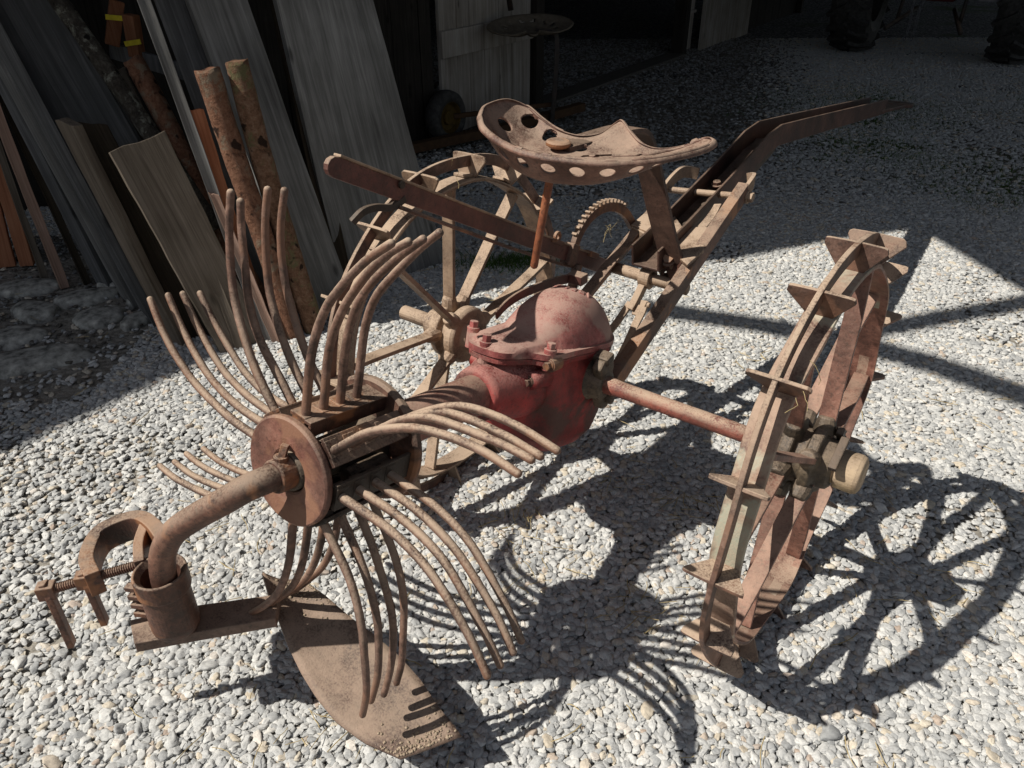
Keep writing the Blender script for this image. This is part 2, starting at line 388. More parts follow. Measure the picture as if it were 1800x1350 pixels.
for k in range(12):
    ic = ng.nodes.new('GeometryNodeMeshIcoSphere'); ic.inputs['Radius'].default_value = 1; ic.inputs['Subdivisions'].default_value = 3
    ps = ng.nodes.new('GeometryNodeInputPosition')
    nz = ng.nodes.new('ShaderNodeTexNoise'); nz.noise_dimensions = '4D'; nz.inputs['W'].default_value = 3.7*k+1; nz.inputs['Scale'].default_value = .85+.05*(k % 4); nz.inputs['Detail'].default_value = 1.6; nz.inputs['Roughness'].default_value = .4
    ng.links.new(ps.outputs[0], nz.inputs['Vector'])
    # planes that shave the ball give it pebble-like flats
    sb = ng.nodes.new('ShaderNodeVectorMath'); sb.operation = 'SUBTRACT'; sb.inputs[1].default_value = (.5, .5, .5); ng.links.new(nz.outputs['Color'], sb.inputs[0])
    mu = ng.nodes.new('ShaderNodeVectorMath'); mu.operation = 'SCALE'; mu.inputs['Scale'].default_value = 1.8; ng.links.new(sb.outputs[0], mu.inputs[0])
    sp_ = ng.nodes.new('GeometryNodeSetPosition'); ng.links.new(ic.outputs[0], sp_.inputs[0]); ng.links.new(mu.outputs[0], sp_.inputs['Offset'])
    sm = ng.nodes.new('GeometryNodeSetShadeSmooth'); ng.links.new(sp_.outputs[0], sm.inputs[0])
    mt = ng.nodes.new('GeometryNodeSetMaterial'); mt.inputs['Material'].default_value = STONE; ng.links.new(sm.outputs[0], mt.inputs[0])
    g2i = ng.nodes.new('GeometryNodeGeometryToInstance'); ng.links.new(mt.outputs[0], g2i.inputs[0]); ng.links.new(g2i.outputs[0], jn.inputs[0])
iop = ng.nodes.new('GeometryNodeInstanceOnPoints'); iop.inputs['Pick Instance'].default_value = True
ng.links.new(gi.outputs[0], iop.inputs['Points']); ng.links.new(jn.outputs[0], iop.inputs['Instance'])
def nattr(name, typ):
    a = ng.nodes.new('GeometryNodeInputNamedAttribute'); a.data_type = typ; a.inputs['Name'].default_value = name
    return [o for o in a.outputs if o.enabled and o.name == 'Attribute'][0]
ng.links.new(nattr('pick', 'INT'), iop.inputs['Instance Index'])
ng.links.new(nattr('rot', 'FLOAT_VECTOR'), iop.inputs['Rotation']); ng.links.new(nattr('scl', 'FLOAT_VECTOR'), iop.inputs['Scale'])
ng.links.new(iop.outputs[0], go_.inputs[0])
gr.modifiers.new('pebbles', 'NODES').node_group = ng

# scattered dry straw and stalks
bm = B()
def straw(x, y, L, z=.014):
    a = random.uniform(0, 2*PI); p = V((x, y, z)); pts = []
    for i in range(5):
        pts.append(p.copy()); a += random.uniform(-.35, .35); p = p+V((math.cos(a), math.sin(a), random.uniform(-.12, .22)))*L/4; p.z = max(.010, min(.035, p.z))
    tube(bm, pts, random.uniform(.0006, .0013), 4)
for _ in range(190):
    y = .8+3.0*random.random()**1.2; straw(random.uniform(-.75*y-.1, .75*y+.1), y, random.uniform(.02, .09))
for cx, cy, n_ in ((.02, 1.55, 26), (.46, 1.62, 26), (.25, 1.7, 14), (.30, 1.25, 16), (-.8, 1.5, 12), (.9, 2.45, 16), (-.35, .95, 14), (1.05, 1.3, 10), (.05, 1.35, 12)):
    for _ in range(n_): straw(random.gauss(cx, .05), random.gauss(cy, .045), random.uniform(.015, .07))
def wisp(x, y, z, L, k=6):
    # a stalk caught on the ironwork, given in the digger's own frame
    c_, s_ = math.cos(-.637), math.sin(-.637); p = V((-.1206+c_*x-s_*y, 1.7927+s_*x+c_*y, z)); a = V((random.gauss(0, 1), random.gauss(0, 1), random.gauss(0, .8))).normalized(); pts = []
    for i in range(k):
        pts.append(p.copy()); a = (a+V((random.gauss(0, .45), random.gauss(0, .45), random.gauss(0, .4)-.12))).normalized(); p = p+a*L/k
    tube(bm, pts, .0005, 4)
for q, n_ in (((.13, .50, .62), 14), ((.0, -.02, .875), 4), ((.93, -.30, .76), 6), ((.84, -.10, .88), 4)):
    for _ in range(max(1, n_//2)): wisp(q[0]+random.gauss(0, .008), q[1]+random.gauss(0, .010), q[2]+random.gauss(0, .012), random.uniform(.02, .07))
link('dry_straw', bm, STRAWM, label='bits of dry straw scattered on the gravel', cat='straw', kind='stuff')
bm = B()
def blades(cx, cy, sx, sy, n_, h):
    for _ in range(n_):
        x, y = random.gauss(cx, sx), random.gauss(cy, sy); a = random.uniform(0, 2*PI); hh = h*random.uniform(.4, 1.2); w_ = random.uniform(.0012, .003)
        d = V((math.cos(a), math.sin(a), 0)); l = V((random.gauss(0, .4), random.gauss(0, .4), 0))*hh
        p0 = V((x, y, -.01)); bm.faces.new([bm.verts.new(q) for q in (p0-d*w_, p0+d*w_, p0+l*.5+V((0, 0, hh*.6))+d*w_*.7, p0+l+V((0, 0, hh)))])
blades(-.02, 3.30, .12, .05, 900, .05); blades(.10, 3.36, .05, .04, 200, .04)
for _ in range(26):
    cx, cy = random.uniform(2.3, 5.4), random.uniform(4.2, 7.2)
    if cx < .70*cy+.3 and cx > .36*cy: blades(cx, cy, random.uniform(.18, .42), random.uniform(.14, .34), random.randint(900, 1900), .030)
for cx, cy in ((1.9, 6.4), (2.6, 6.9), (3.2, 5.9)): blades(cx, cy, .18, .10, 400, .022)
link('grass_tufts', bm, GRASSM, label='low green grass growing in patches through the gravel', cat='grass', kind='stuff')

# cobbles along the foot of the woodpile
COBS = [(-2.02, 2.45, .12, .09, .1, 'brown-grey cobble at the left edge between two darker ones'), (-1.72, 3.12, .10, .07, .6, 'flat cobble hidden under the feet of the bluish planks'), (-1.50, 2.74, .07, .05, 1.2, 'small earthy cobble nearest the narrow brown board'), (-1.74, 2.43, .20, .095, .45, 'large pale oval cobble nearest the gravel edge'), (-1.66, 2.78, .105, .09, 1.0, 'dark rounded cobble beside the foot of the grey planks'), (-1.90, 2.60, .11, .08, .2, 'grey flat cobble left of the pale oval one'),
        (-1.95, 2.83, .12, .075, 2.6, 'blue-grey cobble behind the flat one'), (-1.56, 2.93, .06, .055, .3, 'small round cobble against the grey plank ends'), (-1.80, 2.95, .13, .07, .5, 'low earthy cobble below the pink lath'),
        (-2.10, 3.05, .14, .08, .2, 'brownish cobble under the orange planks'), (-1.93, 2.28, .12, .08, .9, 'half-buried cobble at the left edge of the yard'), (-2.12, 2.72, .10, .08, 1.4, 'dark cobble furthest left in the group')]
for x, y, a_, b_, rz, lb in COBS:
    bm = B(); bmesh.ops.create_icosphere(bm, subdivisions=4, radius=1)
    s1 = random.uniform(0, 50)
    from mathutils import noise as mn
    for v in bm.verts:
        v.co *= 1+.22*mn.noise(v.co*1.2+V((s1, 0, 0)))+.10*mn.noise(v.co*3.4+V((0, s1, 0)))+.03*mn.noise(v.co*11+V((0, s1, 0)))
        if v.co.z > .55: v.co.z = .55+(v.co.z-.55)*.35
        v.co = V((v.co.x*a_*1.0, v.co.y*b_*1.0, v.co.z*.055))
    link('cobble', bm, COBBLE, smooth=True, mw=Matrix.Translation((x, y, -.010)) @ Matrix.Rotation(rz, 4, 'Z'), label=lb, cat='stone', group='cobbles by the woodpile')


# ------------------------------------------------------------------ the potato digger (local frame: x along axle to the right wheel, y towards the drawbar eye)
PHI = -.637
dig = empty('potato_digger', (-.1206, 1.7927, 0), PHI,
    label='rusty potato digger with tine reel, two spoked iron wheels and pan seat on grey gravel', cat='farm implement')
ZA = .4424; TRK = .9188; XC = .275
def P_(*a): return V(a)

SPK = metal_mat('spoke_rust', (.09, .038, .027), (.22, .10, .072), (.34, .19, .14), .4)
# ---- wheels
def make_wheel(name, x0, x1, side, spokes, phase, lugphase, rust):
    """rim between x0 and x1; side = +1 when the outer face looks to +x"""
    xm = (x0+x1)/2; c = V((0, 0, 0)); w = x1-x0
    root_loc = Matrix.Translation((xm, 0, ZA))
    bm = B(); h = w/2
    # slightly dished flat rim, worn edges
    lathe(bm, c, (1, 0, 0), [(-h, .400), (-h*.93, .4035), (-h*.5, .4045), (h*.5, .4045), (h*.93, .4035), (h, .400), (h*.97, .3955), (h*.4, .3975), (-h*.4, .3975), (-h*.97, .3955)], 96, True)
    for v in bm.verts:
        a = math.atan2(v.co.z, v.co.y); v.co.x += .0022*math.sin(a*9+phase)+.002*math.sin(a*4+1)
        k = 1+.004*math.sin(a*9+1.3)+.003*math.sin(3*a); v.co.y *= k; v.co.z *= k
    for f in bm.faces:
        q = f.calc_center_median()
        if math.hypot(q.y, q.z) < .3985: f.material_index = 1
    wh = link('wheel', bm, [rust['rim'], rust['inside']], dig, smooth=True, mw=root_loc, label=name)
    m = wh.modifiers.new('es', 'EDGE_SPLIT'); m.split_angle = math.radians(35)
    # raised lug ring: flat bar on edge, cranked between some lugs
    bm = B(); rr = []
    na = 128
    for k in range(na):
        a = 2*PI*k/na; d = 0
        dr = .006*math.sin(a*8+lugphase)
        s_ = math.sin(a*2+.7)
        r0 = .4455+dr*.6; off = .004*math.sin(5*a)
        rad = V((0, math.cos(a), math.sin(a))); ax = V((1, 0, 0))
        rr.append([bm.verts.new(rad*(r0+b*.0135)+ax*(q*.0048+off)) for q, b in ((-1, -1), (1, -1), (1, 1), (-1, 1))])
    for i in range(na):
        a, b = rr[i], rr[(i+1) % na]
        for k in range(4): bm.faces.new((a[k], a[(k+1) % 4], b[(k+1) % 4], b[k]))
    link('lug_ring', bm, rust['ring'], wh, bevel=.0015)
    for k in range(16):
        a = math.radians(lugphase+22.5*k); rad = V((0, math.cos(a), math.sin(a))); ax = V((1, 0, 0)); tn = V((0, -math.sin(a), math.cos(a)))
        bm = B(); j = lambda s: random.uniform(-s, s)
        hw = .052; rt = .4585
        hw += j(.004); rt += j(.0025)
        P = [ax*(-.022)+rad*.402, ax*(-hw-j(.003))+rad*(.444+j(.003)), ax*(-hw+.001)+rad*(.454+j(.001)), ax*(-hw+.007)+rad*(rt-.001), ax*(-.020)+rad*rt, ax*.020+rad*rt,
             ax*(hw-.007)+rad*(rt-.001), ax*(hw-.001)+rad*(.454+j(.001)), ax*(hw+j(.003))+rad*(.444+j(.003)), ax*.022+rad*.402]
        extrude_poly(bm, P, (tn+ax*j(.05)+rad*j(.05)), .0068)
        # foot tab bent along the rim
        if side < 0: box(bm, rad*.4085+tn*.014, (.04, .034, .007), Quaternion((1, 0, 0), a-PI/2).to_matrix())
        link('lug', bm, rust['lug'], wh, bevel=.0012)
    for i, adeg in enumerate(spokes):
        a = math.radians(adeg); rad = V((0, math.cos(a), math.sin(a))); ax = V((1, 0, 0)); tn = V((0, -math.sin(a), math.cos(a)))
        fl = 1 if i % 2 else -1
        xr = .006*fl; xh = .026*fl
        bm = B(); sweep(bm, [rad*.050+ax*xh, rad*.12+ax*(xh*.85), rad*.3+ax*(xh*.45+xr*.3), rad*.3965+ax*xr], .011, .034, up=ax)
        link('spoke', bm, rust['spoke'], wh, bevel=.0015)
    # hub with pockets for the spokes
    bm = B(); s = side
    lathe(bm, c, (s, 0, 0), [(-.060, .030), (-.060, .043), (-.046, .047), (-.044, .070), (-.034, .076), (-.014, .076), (-.010, .058), (.010, .058), (.014, .076), (.034, .074), (.040, .055), (.060, .050), (.066, .042)], 40)
    for i, adeg in enumerate(spokes):
        a = math.radians(adeg); rad = V((0, math.cos(a), math.sin(a))); fl = 1 if i % 2 else -1
        R3 = Quaternion((1, 0, 0), a).to_matrix()
        tube(bm, [rad*.058+V((.024*fl, 0, 0)), rad*.080+V((.024*fl, 0, 0)), rad*.096+V((.023*fl, 0, 0))], [.022, .0205, .0165], 12)
    link('hub', bm, rust['hub'], wh, bevel=.004)
    return wh
SP_L = [90+40*k for k in range(9)]
SP_R = [37, 75, 111, 148, 182, 213, 247, 289, 325, 360]
wl = make_wheel('dust-coated iron wheel on the far side', -.057, 0, -1, SP_L, .6, 81, dict(rim=DUSTY, inside=DUSTY, ring=TINE, lug=DUSTY, spoke=DUSTY, hub=DUSTY))
wr = make_wheel('near iron wheel with green-grey paint left on its rim', .8618, .9188, 1, SP_R, 2.0, 88.0, dict(rim=RIM, inside=SPK, ring=TINE, lug=TINE, spoke=SPK, hub=GREASE))
# outer hub cap of the near wheel, axle stub of the far wheel
bm = B(); lathe(bm, (0, 0, 0), (1, 0, 0), [(.05, .038), (.060, .041), (.064, .041), (.066, .034), (.070, .034), (.072, .0405), (.108, .0410), (.116, .038), (.119, .031), (.120, .029)], 36)
link('hub_cap', bm, CAPM, wr, smooth=False, bevel=.003)
bm = B(); box(bm, (.069, -.03, .052), (.016, .075, .012), Matrix.Rotation(.5, 3, 'X')); box(bm, (.055, .03, .054), (.014, .06, .016), Matrix.Rotation(-.9, 3, 'X'))
hexbolt(bm, (.05, .035, .05), (.2, .3, 1), .011, .016); link('locking_dog', bm, DARKM, wr, bevel=.002)
bm = B(); cyl(bm, (-.05, 0, 0), (-.195, 0, 0), .021, .020, 20); lathe(bm, (-.045, 0, 0), (-1, 0, 0), [(0, .045), (.04, .042), (.05, .030)], 28)
link('axle_stub', bm, DUSTY, wl, bevel=.003)

# ---- axle, bearing boss
bm = B(); tube(bm, [(.42, 0, ZA), (.46, 0, ZA), (.55, 0, ZA), (.70, 0, ZA), (.84, 0, ZA)], [.023, .0195, .019, .019, .019], 22)
link('axle', bm, metal_mat('axle_paint', (.13, .035, .028), (.24, .07, .05), (.30, .12, .085), .9), dig, smooth=True)
bm = B(); cyl(bm, (-.005, 0, ZA), (.17, 0, ZA), .021, .021, 22); link('axle', bm, DUSTY, dig, smooth=True)

# ---- gear housing: body, cover with dome, neck, bolts
CT, ST = math.cos(.27), math.sin(.27)
def gh(x, p, n): return V((XC+x, -.015+p*CT+n*ST, .520-p*ST+n*CT))
def outline(k):  # flange outline in (x,p), bulging on the right at the back
    return k
OUT = [(-.015, -.262), (.030, -.255), (.052, -.225), (.070, -.185), (.098, -.165), (.108, -.13), (.110, -.07), (.115, -.01), (.117, .05), (.113, .10), (.096, .140), (.065, .175), (.01, .185),
       (-.045, .175), (-.085, .145), (-.105, .10), (-.112, .04), (-.112, -.03), (-.105, -.09), (-.095, -.14), (-.098, -.175), (-.088, -.205), (-.065, -.235), (-.045, -.256)]
def smooth_loop(L, n=4):
    out = []; N_ = len(L)
    for i in range(N_):
        a, b, c, d = [V((*L[(i+k) % N_], 0)) for k in (-1, 0, 1, 2)]
        for k in range(n):
            t = k/n; out.append(.5*((2*b)+(c-a)*t+(2*a-5*b+4*c-d)*t*t+(3*b-3*c+d-a)*t*t*t))
    return [(v.x, v.y) for v in out]
OL = smooth_loop(OUT)
def dome(x, p):
    # rounded hood over the back, its front slope running down into a low saddle
    q_ = (p-.050); dx, dp = x/(.110 if x > 0 else .100), q_/(.122 if q_ > 0 else .190)
    r = (abs(dx)**2.9+abs(dp)**2.2)**(1/2.45)
    h = .107*max(0, 1-r**2.1)**.70 if r < 1 else 0
    dx2, dp2 = (x+.005)/.082, (p+.10)/.155
    r2 = (abs(dx2)**2.5+abs(dp2)**2.5)**(1/2.5)
    h2 = .026*max(0, 1-r2**2)**.8 if r2 < 1 else 0
    k = .03; e = max(k-abs(h-h2), 0)/k
    return max(h, h2)+e*e*k*.25*(1 if max(h, h2) > .004 else 0)
bm = B(); nR = 34; cx, cp = .0, 0.0; rings = []
for i in range(nR+1):
    f = 1-i/nR; rings.append([bm.verts.new(gh(cx+(x-cx)*f, cp+(p-cp)*f, .017+(dome(cx+(x-cx)*f, cp+(p-cp)*f) if f < .985 else 0))) for x, p in OL] if f > 0 else None)
ctr = bm.verts.new(gh(cx, cp, .017+dome(cx, cp)))
lo = [bm.verts.new(gh(x*1.0, p*1.0, .004)) for x, p in OL]; lo2 = [bm.verts.new(gh(x*.93, p*.95, .000)) for x, p in OL]
n_ = len(OL)
for a, b in [(lo2, lo), (lo, rings[0])]+list(zip(rings[:-2], rings[1:-1])):
    for k in range(n_): bm.faces.new((a[k], a[(k+1) % n_], b[(k+1) % n_], b[k]))
for k in range(n_): bm.faces.new((rings[nR-1][k], rings[nR-1][(k+1) % n_], ctr))
gear = None
# body
bm2 = B()
def sec(n, fx, fp, ox=0, op=0):
    return [bm2.verts.new(gh(x*fx+ox, p*fp+op, n)) for x, p in OL]
S_ = [sec(.003, .93, .94), sec(-.012, .90, .90, 0, .004), sec(-.05, .93, .86, .004, .012), sec(-.11, .98, .82, .002, .022), sec(-.17, .97, .78, 0, .026), sec(-.215, .90, .70, 0, .028), sec(-.250, .72, .54, 0, .03), sec(-.268, .4, .3, 0, .03)]
for a, b in zip(S_, S_[1:]):
    for k in range(n_): bm2.faces.new((a[k], a[(k+1) % n_], b[(k+1) % n_], b[k]))
bm2.faces.new(S_[-1]); bm2.faces.new(S_[0][::-1])
gear = link('gear_housing', bm2, RED, dig, smooth=True, label='red cast gear housing under the seat, paint faded to pink on top')
cv_ = link('cover', bm, PINK, gear, smooth=True); es = cv_.modifiers.new('es', 'EDGE_SPLIT'); es.split_angle = math.radians(50)
bm = B(); r1_ = [[bm.verts.new(gh(x*fx, p*fp, n)) for x, p in OL] for fx, fp, n in ((.90, .91, .0015), (.985, .985, .0012), (.985, .985, -.0105), (.90, .90, -.0115))]
for a, b in zip(r1_, r1_[1:]):
    for k in range(n_): bm.faces.new((a[k], a[(k+1) % n_], b[(k+1) % n_], b[k]))
link('body_flange', bm, RED, gear, bevel=.0015)
# neck for the reel tube
TA = .204
def ax_(y, dx=0, up=0):   # point on the reel axis
    return V((XC+dx, y, .574-(y+.6)*math.tan(TA)+up))
AX = (ax_(-1)-ax_(0)).normalized()
bm = B(); lathe(bm, ax_(-.13), AX, [(0, .092), (.05, .088), (.10, .078), (.135, .066), (.165, .0615), (.178, .059), (.180, .048)], 40)
for sx in (1, -1):
    tube(bm, [ax_(-.15, sx*.074, .030), ax_(-.205, sx*.072, .032)], [.026, .020], 16)
link('neck', bm, RED, gear, smooth=True)
for (x, p, hh) in ((-.012, -.245, .045), (-.098, -.18, .02), (.092, -.15, .02), (.0, .178, .02), (-.10, .10, .02)):
    bm = B(); tube(bm, [gh(x, p, -.02), gh(x, p, .024)], .0135, 14); hexbolt(bm, gh(x, p, .022), gh(0, 0, 1)-gh(0, 0, 0), .0105, .02 if hh < .04 else .022)
    link('bolt', bm, PINK, gear, bevel=.001)
for q, r in ((ax_(-.200, .072, .030), .011), (ax_(-.165, .100, .072), .012)):
    bm = B(); tube(bm, [q-AX*.03, q-AX*-.006], r*1.35, 14); hexbolt(bm, q+AX*.004, AX, r*.8, .014); link('bolt', bm, RUST, gear, bevel=.001)
# casting marks raised on the hood
bm = B(); 
for i in range(7):
    a = -.9+i*.30; x = .052*math.sin(a*1.15); p = .055-.018*math.cos(a*2)
    nn = .017+dome(x, p)-.002; q = gh(x, p, nn)
    box(bm, q, (.006+.004*(i % 3), .020-.003*(i % 2), .010), Matrix.Rotation(-.27, 3, 'X') @ Matrix.Rotation(a*.8, 3, 'Y') @ Matrix.Rotation(.25*(i-3), 3, 'Z'))
link('casting_mark', bm, PINK, gear, bevel=.002)
# greasy bearing boss where the axle comes out
bm = B(); lathe(bm, (.345, .005, ZA-.005), (1, 0, 0), [(0, .078), (.03, .062), (.05, .042), (.080, .035), (.083, .026)], 30)
extrude_poly(bm, [V((.412, y, z)) for y, z in ((-.030, ZA+.050), (-.012, ZA+.066), (.030, ZA+.062), (.036, ZA+.030), (.028, ZA+.012), (.040, ZA-.012), (.038, ZA-.050), (.015, ZA-.072), (-.010, ZA-.066), (-.024, ZA-.025), (-.020, ZA+.02))], (1, 0, 0), .026)
cyl(bm, (.405, .016, ZA-.046), (.438, .016, ZA-.046), .0145, .0135, 16); box(bm, (.408, .010, ZA+.062), (.042, .034, .022), Matrix.Rotation(.2, 3, 'X'))
link('bearing_boss', bm, GREASE, gear, bevel=.005)
bm = B(); lathe(bm, (.14, .01, ZA), (-1, 0, 0), [(-.05, .075), (0, .062), (.03, .042), (.04, .03)], 28)
link('bearing_boss', bm, PINK, gear, smooth=True)

# ---- reel tube and tine reel
TUBEM = metal_mat('tube_paint', (.11, .030, .024), (.21, .070, .055), (.31, .14, .11), .5)
bm = B(); lathe(bm, ax_(-.29), AX, [(-.02, .0445), (0, .0445), (.16, .0440), (.30, .0435), (.302, .03)], 44)
link('reel_tube', bm, TUBEM, dig, smooth=True)
n_ax = AX; e1 = V((1, 0, 0)); e2 = e1.cross(n_ax) if e1.cross(n_ax).z > 0 else -e1.cross(n_ax)
C0 = ax_(-.6); PH = -.132
def rp(r, a, s): return C0+r*(math.cos(a)*e1+math.sin(a)*e2)+s*n_ax
bm = B(); lathe(bm, C0, n_ax, [(.176, .037), (.186, .037), (.189, .041), (.192, .060), (.193, .0925), (.190, .0965), (.181, .0965), (.176, .092), (.175, .060)], 64, True)
reel = link('tine_reel', bm, metal_mat('reel_disc_rust', (.105, .040, .030), (.20, .088, .064), (.29, .15, .11), .35, spots=(.24, .115, .07)), dig, smooth=False, bevel=.0015, label='eight-armed reel of curved tines behind a rusty disc')
bm = B(); lathe(bm, C0, n_ax, [(-.012, .046), (-.012, .110), (-.006, .118), (.004, .118), (.008, .112), (.008, .046)], 64, True)
link('rear_plate', bm, RUST, reel, bevel=.0015)
bm = B(); lathe(bm, C0, n_ax, [(-.03, .030), (-.03, .052), (.02, .050), (.04, .036), (.19, .034), (.19, .025)], 32, True); link('reel_shaft', bm, GREASE, reel, smooth=True)
for k in range(8):
    A = PH+k*PI/4
    bm = B(); rad = (rp(1, A, 0)-C0).normalized(); tg = n_ax.cross(rad)
    R = Matrix((tg, rad, n_ax)).transposed()
    box(bm, rp(.098, A, .088), (.050, .007, .178), R); box(bm, rp(.086, A, .088)-tg*.0215, (.007, .026, .176), R)
    for s_ in (.165, .128, .091, .056): box(bm, rp(.094, A, s_)+tg*.004, (.030, .018, .024), R)
    link('tine_bar', bm, RUST if k in (1, 2, 3) else DARKM, reel, bevel=.0012)  # upper bars keep the lit rust tone, the rest are painted shade-dark
CUR = [(.092, 0), (.135, .012), (.18, .019), (.22, .006), (.26, -.023), (.30, -.065), (.34, -.122), (.375, -.170), (.41, -.216), (.452, -.275)]
TIPDEV = {(3, 1): (-.012, .03, .01), (3, 0): (0, 0, 0), (1, 3): (.004, .0, 0), (-4, 0): (0, 0, 0)}
for k in range(-4, 4):
    A = PH+k*PI/4
    for i in range(4):
        s0 = .166-.0368*i; s1 = .168-.0325*i; pts = []; rs = []
        dv = TIPDEV.get((k, i), (random.uniform(-.004, .004), random.uniform(-.012, .012), random.uniform(-.003, .003)))
        kp = []
        for r, a in CUR:
            f = (r-.092)/.36; kp.append(rp(r+dv[0]*f, A+a*1.0+dv[1]*f*f, s0+(s1-s0)*f+dv[2]*f))
        C_ = catmull(kp, 5); rs = [(.0079-.0016*j/len(C_))*(1+random.uniform(-.03, .03)) for j in range(len(C_))]
        w1, w2 = random.uniform(0, 6), random.uniform(0, 6)
        C_ = [p+V((math.sin(j*.22+w1), math.sin(j*.17+w2), math.sin(j*.2+w1*w2)))*.0018*min(1, j/12) for j, p in enumerate(C_)]
        pp, rr_ = rounded_rod(C_, rs)
        bm = B(); tube(bm, pp, rr_, 12)
        link('tine', bm, TINE, reel, smooth=True)
# crank pin seen inside the reel
bm = B(); cyl(bm, rp(.055, PH-.25, .02), rp(.055, PH-.25, .11), .017, .016, 20); link('crank_pin', bm, GREASE, reel, bevel=.002)

# ---- support arm from the reel to the share
arm_p = [ax_(-.76), ax_(-.80), V((.272, -.828, .620)), V((.255, -.855, .612)), V((.222, -.875, .585)), V((.175, -.90, .548)), V((.128, -.925, .505)), V((.098, -.940, .455)), V((.086, -.947, .405)), V((.084, -.950, .355))]
ap = catmull(arm_p, 5)
bm = B(); tube(bm, ap, [.0225]*len(ap), 24); arm = link('support_arm', bm, RUST, dig, smooth=True, label='bent round iron arm between reel and share')
bm = B(); tube(bm, [ax_(-.772), ax_(-.815)], .0285, 28); link('collar', bm, RUST, arm, bevel=.003)
q = ax_(-.800); bm = B(); u_ = (V((0, 0, 1))-n_ax*n_ax.z).normalized(); hexbolt(bm, q+u_*.024, u_+V((.1, .25, 0)), .0085, .030, True, 4); tube(bm, [q+u_*.02, q+u_*.034], .012, 16); link('set_bolt', bm, RUST, arm, bevel=.001)

# clamp sleeve: split ring on a cylinder
SC = V((.068, -.946, 0)); zs0, zs1 = .256, .372
bm = B(); lathe(bm, SC, (0, 0, 1), [(zs0, .030), (zs0, .041), (zs0+.012, .043), (zs1-.02, .0425), (zs1-.018, .047), (zs1+.022, .047), (zs1+.024, .043), (zs1+.012, .034), (zs1-.01, .032)], 40, True)
slv = link('clamp_sleeve', bm, RUST, dig, bevel=.002, smooth=False, label='rusty clamp sleeve with ribbed jaw and square-headed bolts')
for i in range(4):
    bm = B(); z = zs0+.020+.022*i
    box(bm, SC+V((-.052, -.026, z)), (.040, .016, .011), Matrix.Rotation(.5, 3, 'Z')); link('rib', bm, RUST, slv, bevel=.0015)
bm = B(); lathe(bm, SC, (0, 0, 1), [(zs0-.012, .030), (zs0-.012, .034), (zs0+.002, .034)], 30); link('foot_ring', bm, SHARE, slv, bevel=.001)

# C-shaped clamp, its screw and two hanging lever plates
cp_ = catmull([V((.035, -.905, .392)), V((-.030, -.893, .395)), V((-.085, -.895, .385)), V((-.120, -.925, .372)), V((-.128, -.958, .362)), V((-.085, -1.000, .360)), V((-.030, -1.018, .362))], 6)
bm = B(); sweep(bm, cp_, .026, .052); clampo = link('c_clamp', bm, RUST, dig, bevel=.002, label='heavy C-shaped iron clamp beside the sleeve')
bm = B(); sweep(bm, catmull([V((-.050, -.897, .392)), V((-.020, -.930, .385)), V((.020, -.955, .38))], 4), .018, .040); link('jaw', bm, RUST, clampo, bevel=.002)
s0_, s1_ = V((-.100, -1.080, .352)), V((.030, -.925, .385))
bm = B(); d_ = (s1_-s0_); nn = 150
tube(bm, [s0_+d_*(i/nn) for i in range(nn+1)], [.0085+.0011*math.sin(i*2*PI/3) for i in range(nn+1)], 12)
screw = link('clamp_screw', bm, RUST, dig, smooth=False, label='threaded clamp rod with two hanging iron plates')
for f, dn, dy in ((.03, .135, -.002), (.36, .105, 0)):
    c0 = s0_+d_*f
    bm = B(); sweep(bm, [c0+V((-.004, 0, .018)), c0+V((.004, 0, -.01)), c0+V((.012, dy, -dn))], .020, .012, up=d_.normalized())
    box(bm, c0, (.030, .024, .030), Matrix.Rotation(.85, 3, 'Z')); link('hanging_plate', bm, RUST, screw, bevel=.002)
# ---- share beam and share
bm = B()
P = [(-.022, -.990, .236), (.037, -1.016, .236), (.110, -.925, .234), (.195, -.822, .232), (.150, -.775, .230), (.040, -.902, .236)]
extrude_poly(bm, P, (0, 0, 1), .024)
link('share_beam', bm, SHARE, dig, bevel=.002)
OUTS = [(0.066, -0.752, 0.232), (0.131, -0.712, 0.222), (0.200, -0.706, 0.208), (0.267, -0.705, 0.19), (0.330, -.700, .176), (0.395, -0.7, 0.16), (.455, -.708, .146), (0.511, -0.723, 0.13), (0.577, -0.734, 0.11),
        (0.545, -.785, .102), (0.511, -0.828, 0.098), (.440, -.848, .106), (0.375, -0.854, 0.118), (.320, -.848, .134), (0.266, -0.836, 0.15), (.215, -.820, .175), (0.166, -0.799, 0.2), (.115, -.778, .218)]
bm = B(); A_ = OUTS[:9]; B_ = [OUTS[0]]+OUTS[:8:-1]
def along(L, t):
    L = [V(p) for p in L]; d = [0]
    for a, b in zip(L, L[1:]): d.append(d[-1]+(b-a).length)
    t *= d[-1]
    for i in range(len(L)-1):
        if d[i+1] >= t-1e-9: return L[i].lerp(L[i+1], (t-d[i])/(d[i+1]-d[i]))
    return L[-1]
g = []
top = [OUTS[i] for i in (1, 2, 3, 4, 5, 6, 7, 8)]; bot = [OUTS[i] for i in (17, 16, 15, 14, 13, 12, 11, 10)]
top = [OUTS[0]]+top; bot = [OUTS[0]]+bot
nu, nv = 28, 10
for i in range(nu+1):
    t = i/nu; a, b = along([OUTS[0], OUTS[1]]+top[2:], t), along(bot, t)
    a = along(OUTS[1:9], t); b = along([OUTS[0]]+bot[1:], t)
    g.append([])
    for j in range(nv+1):
        s = j/nv; p = a.lerp(b, s); p.z -= .012*math.sin(PI*s)*(1-.85*t); g[-1].append(bm.verts.new(p))
for i in range(nu):
    for j in range(nv): bm.faces.new((g[i][j], g[i+1][j], g[i+1][j+1], g[i][j+1]))
share = link('digging_share', bm, SHARE, dig, smooth=True, label='broad flat pointed steel share under the reel')
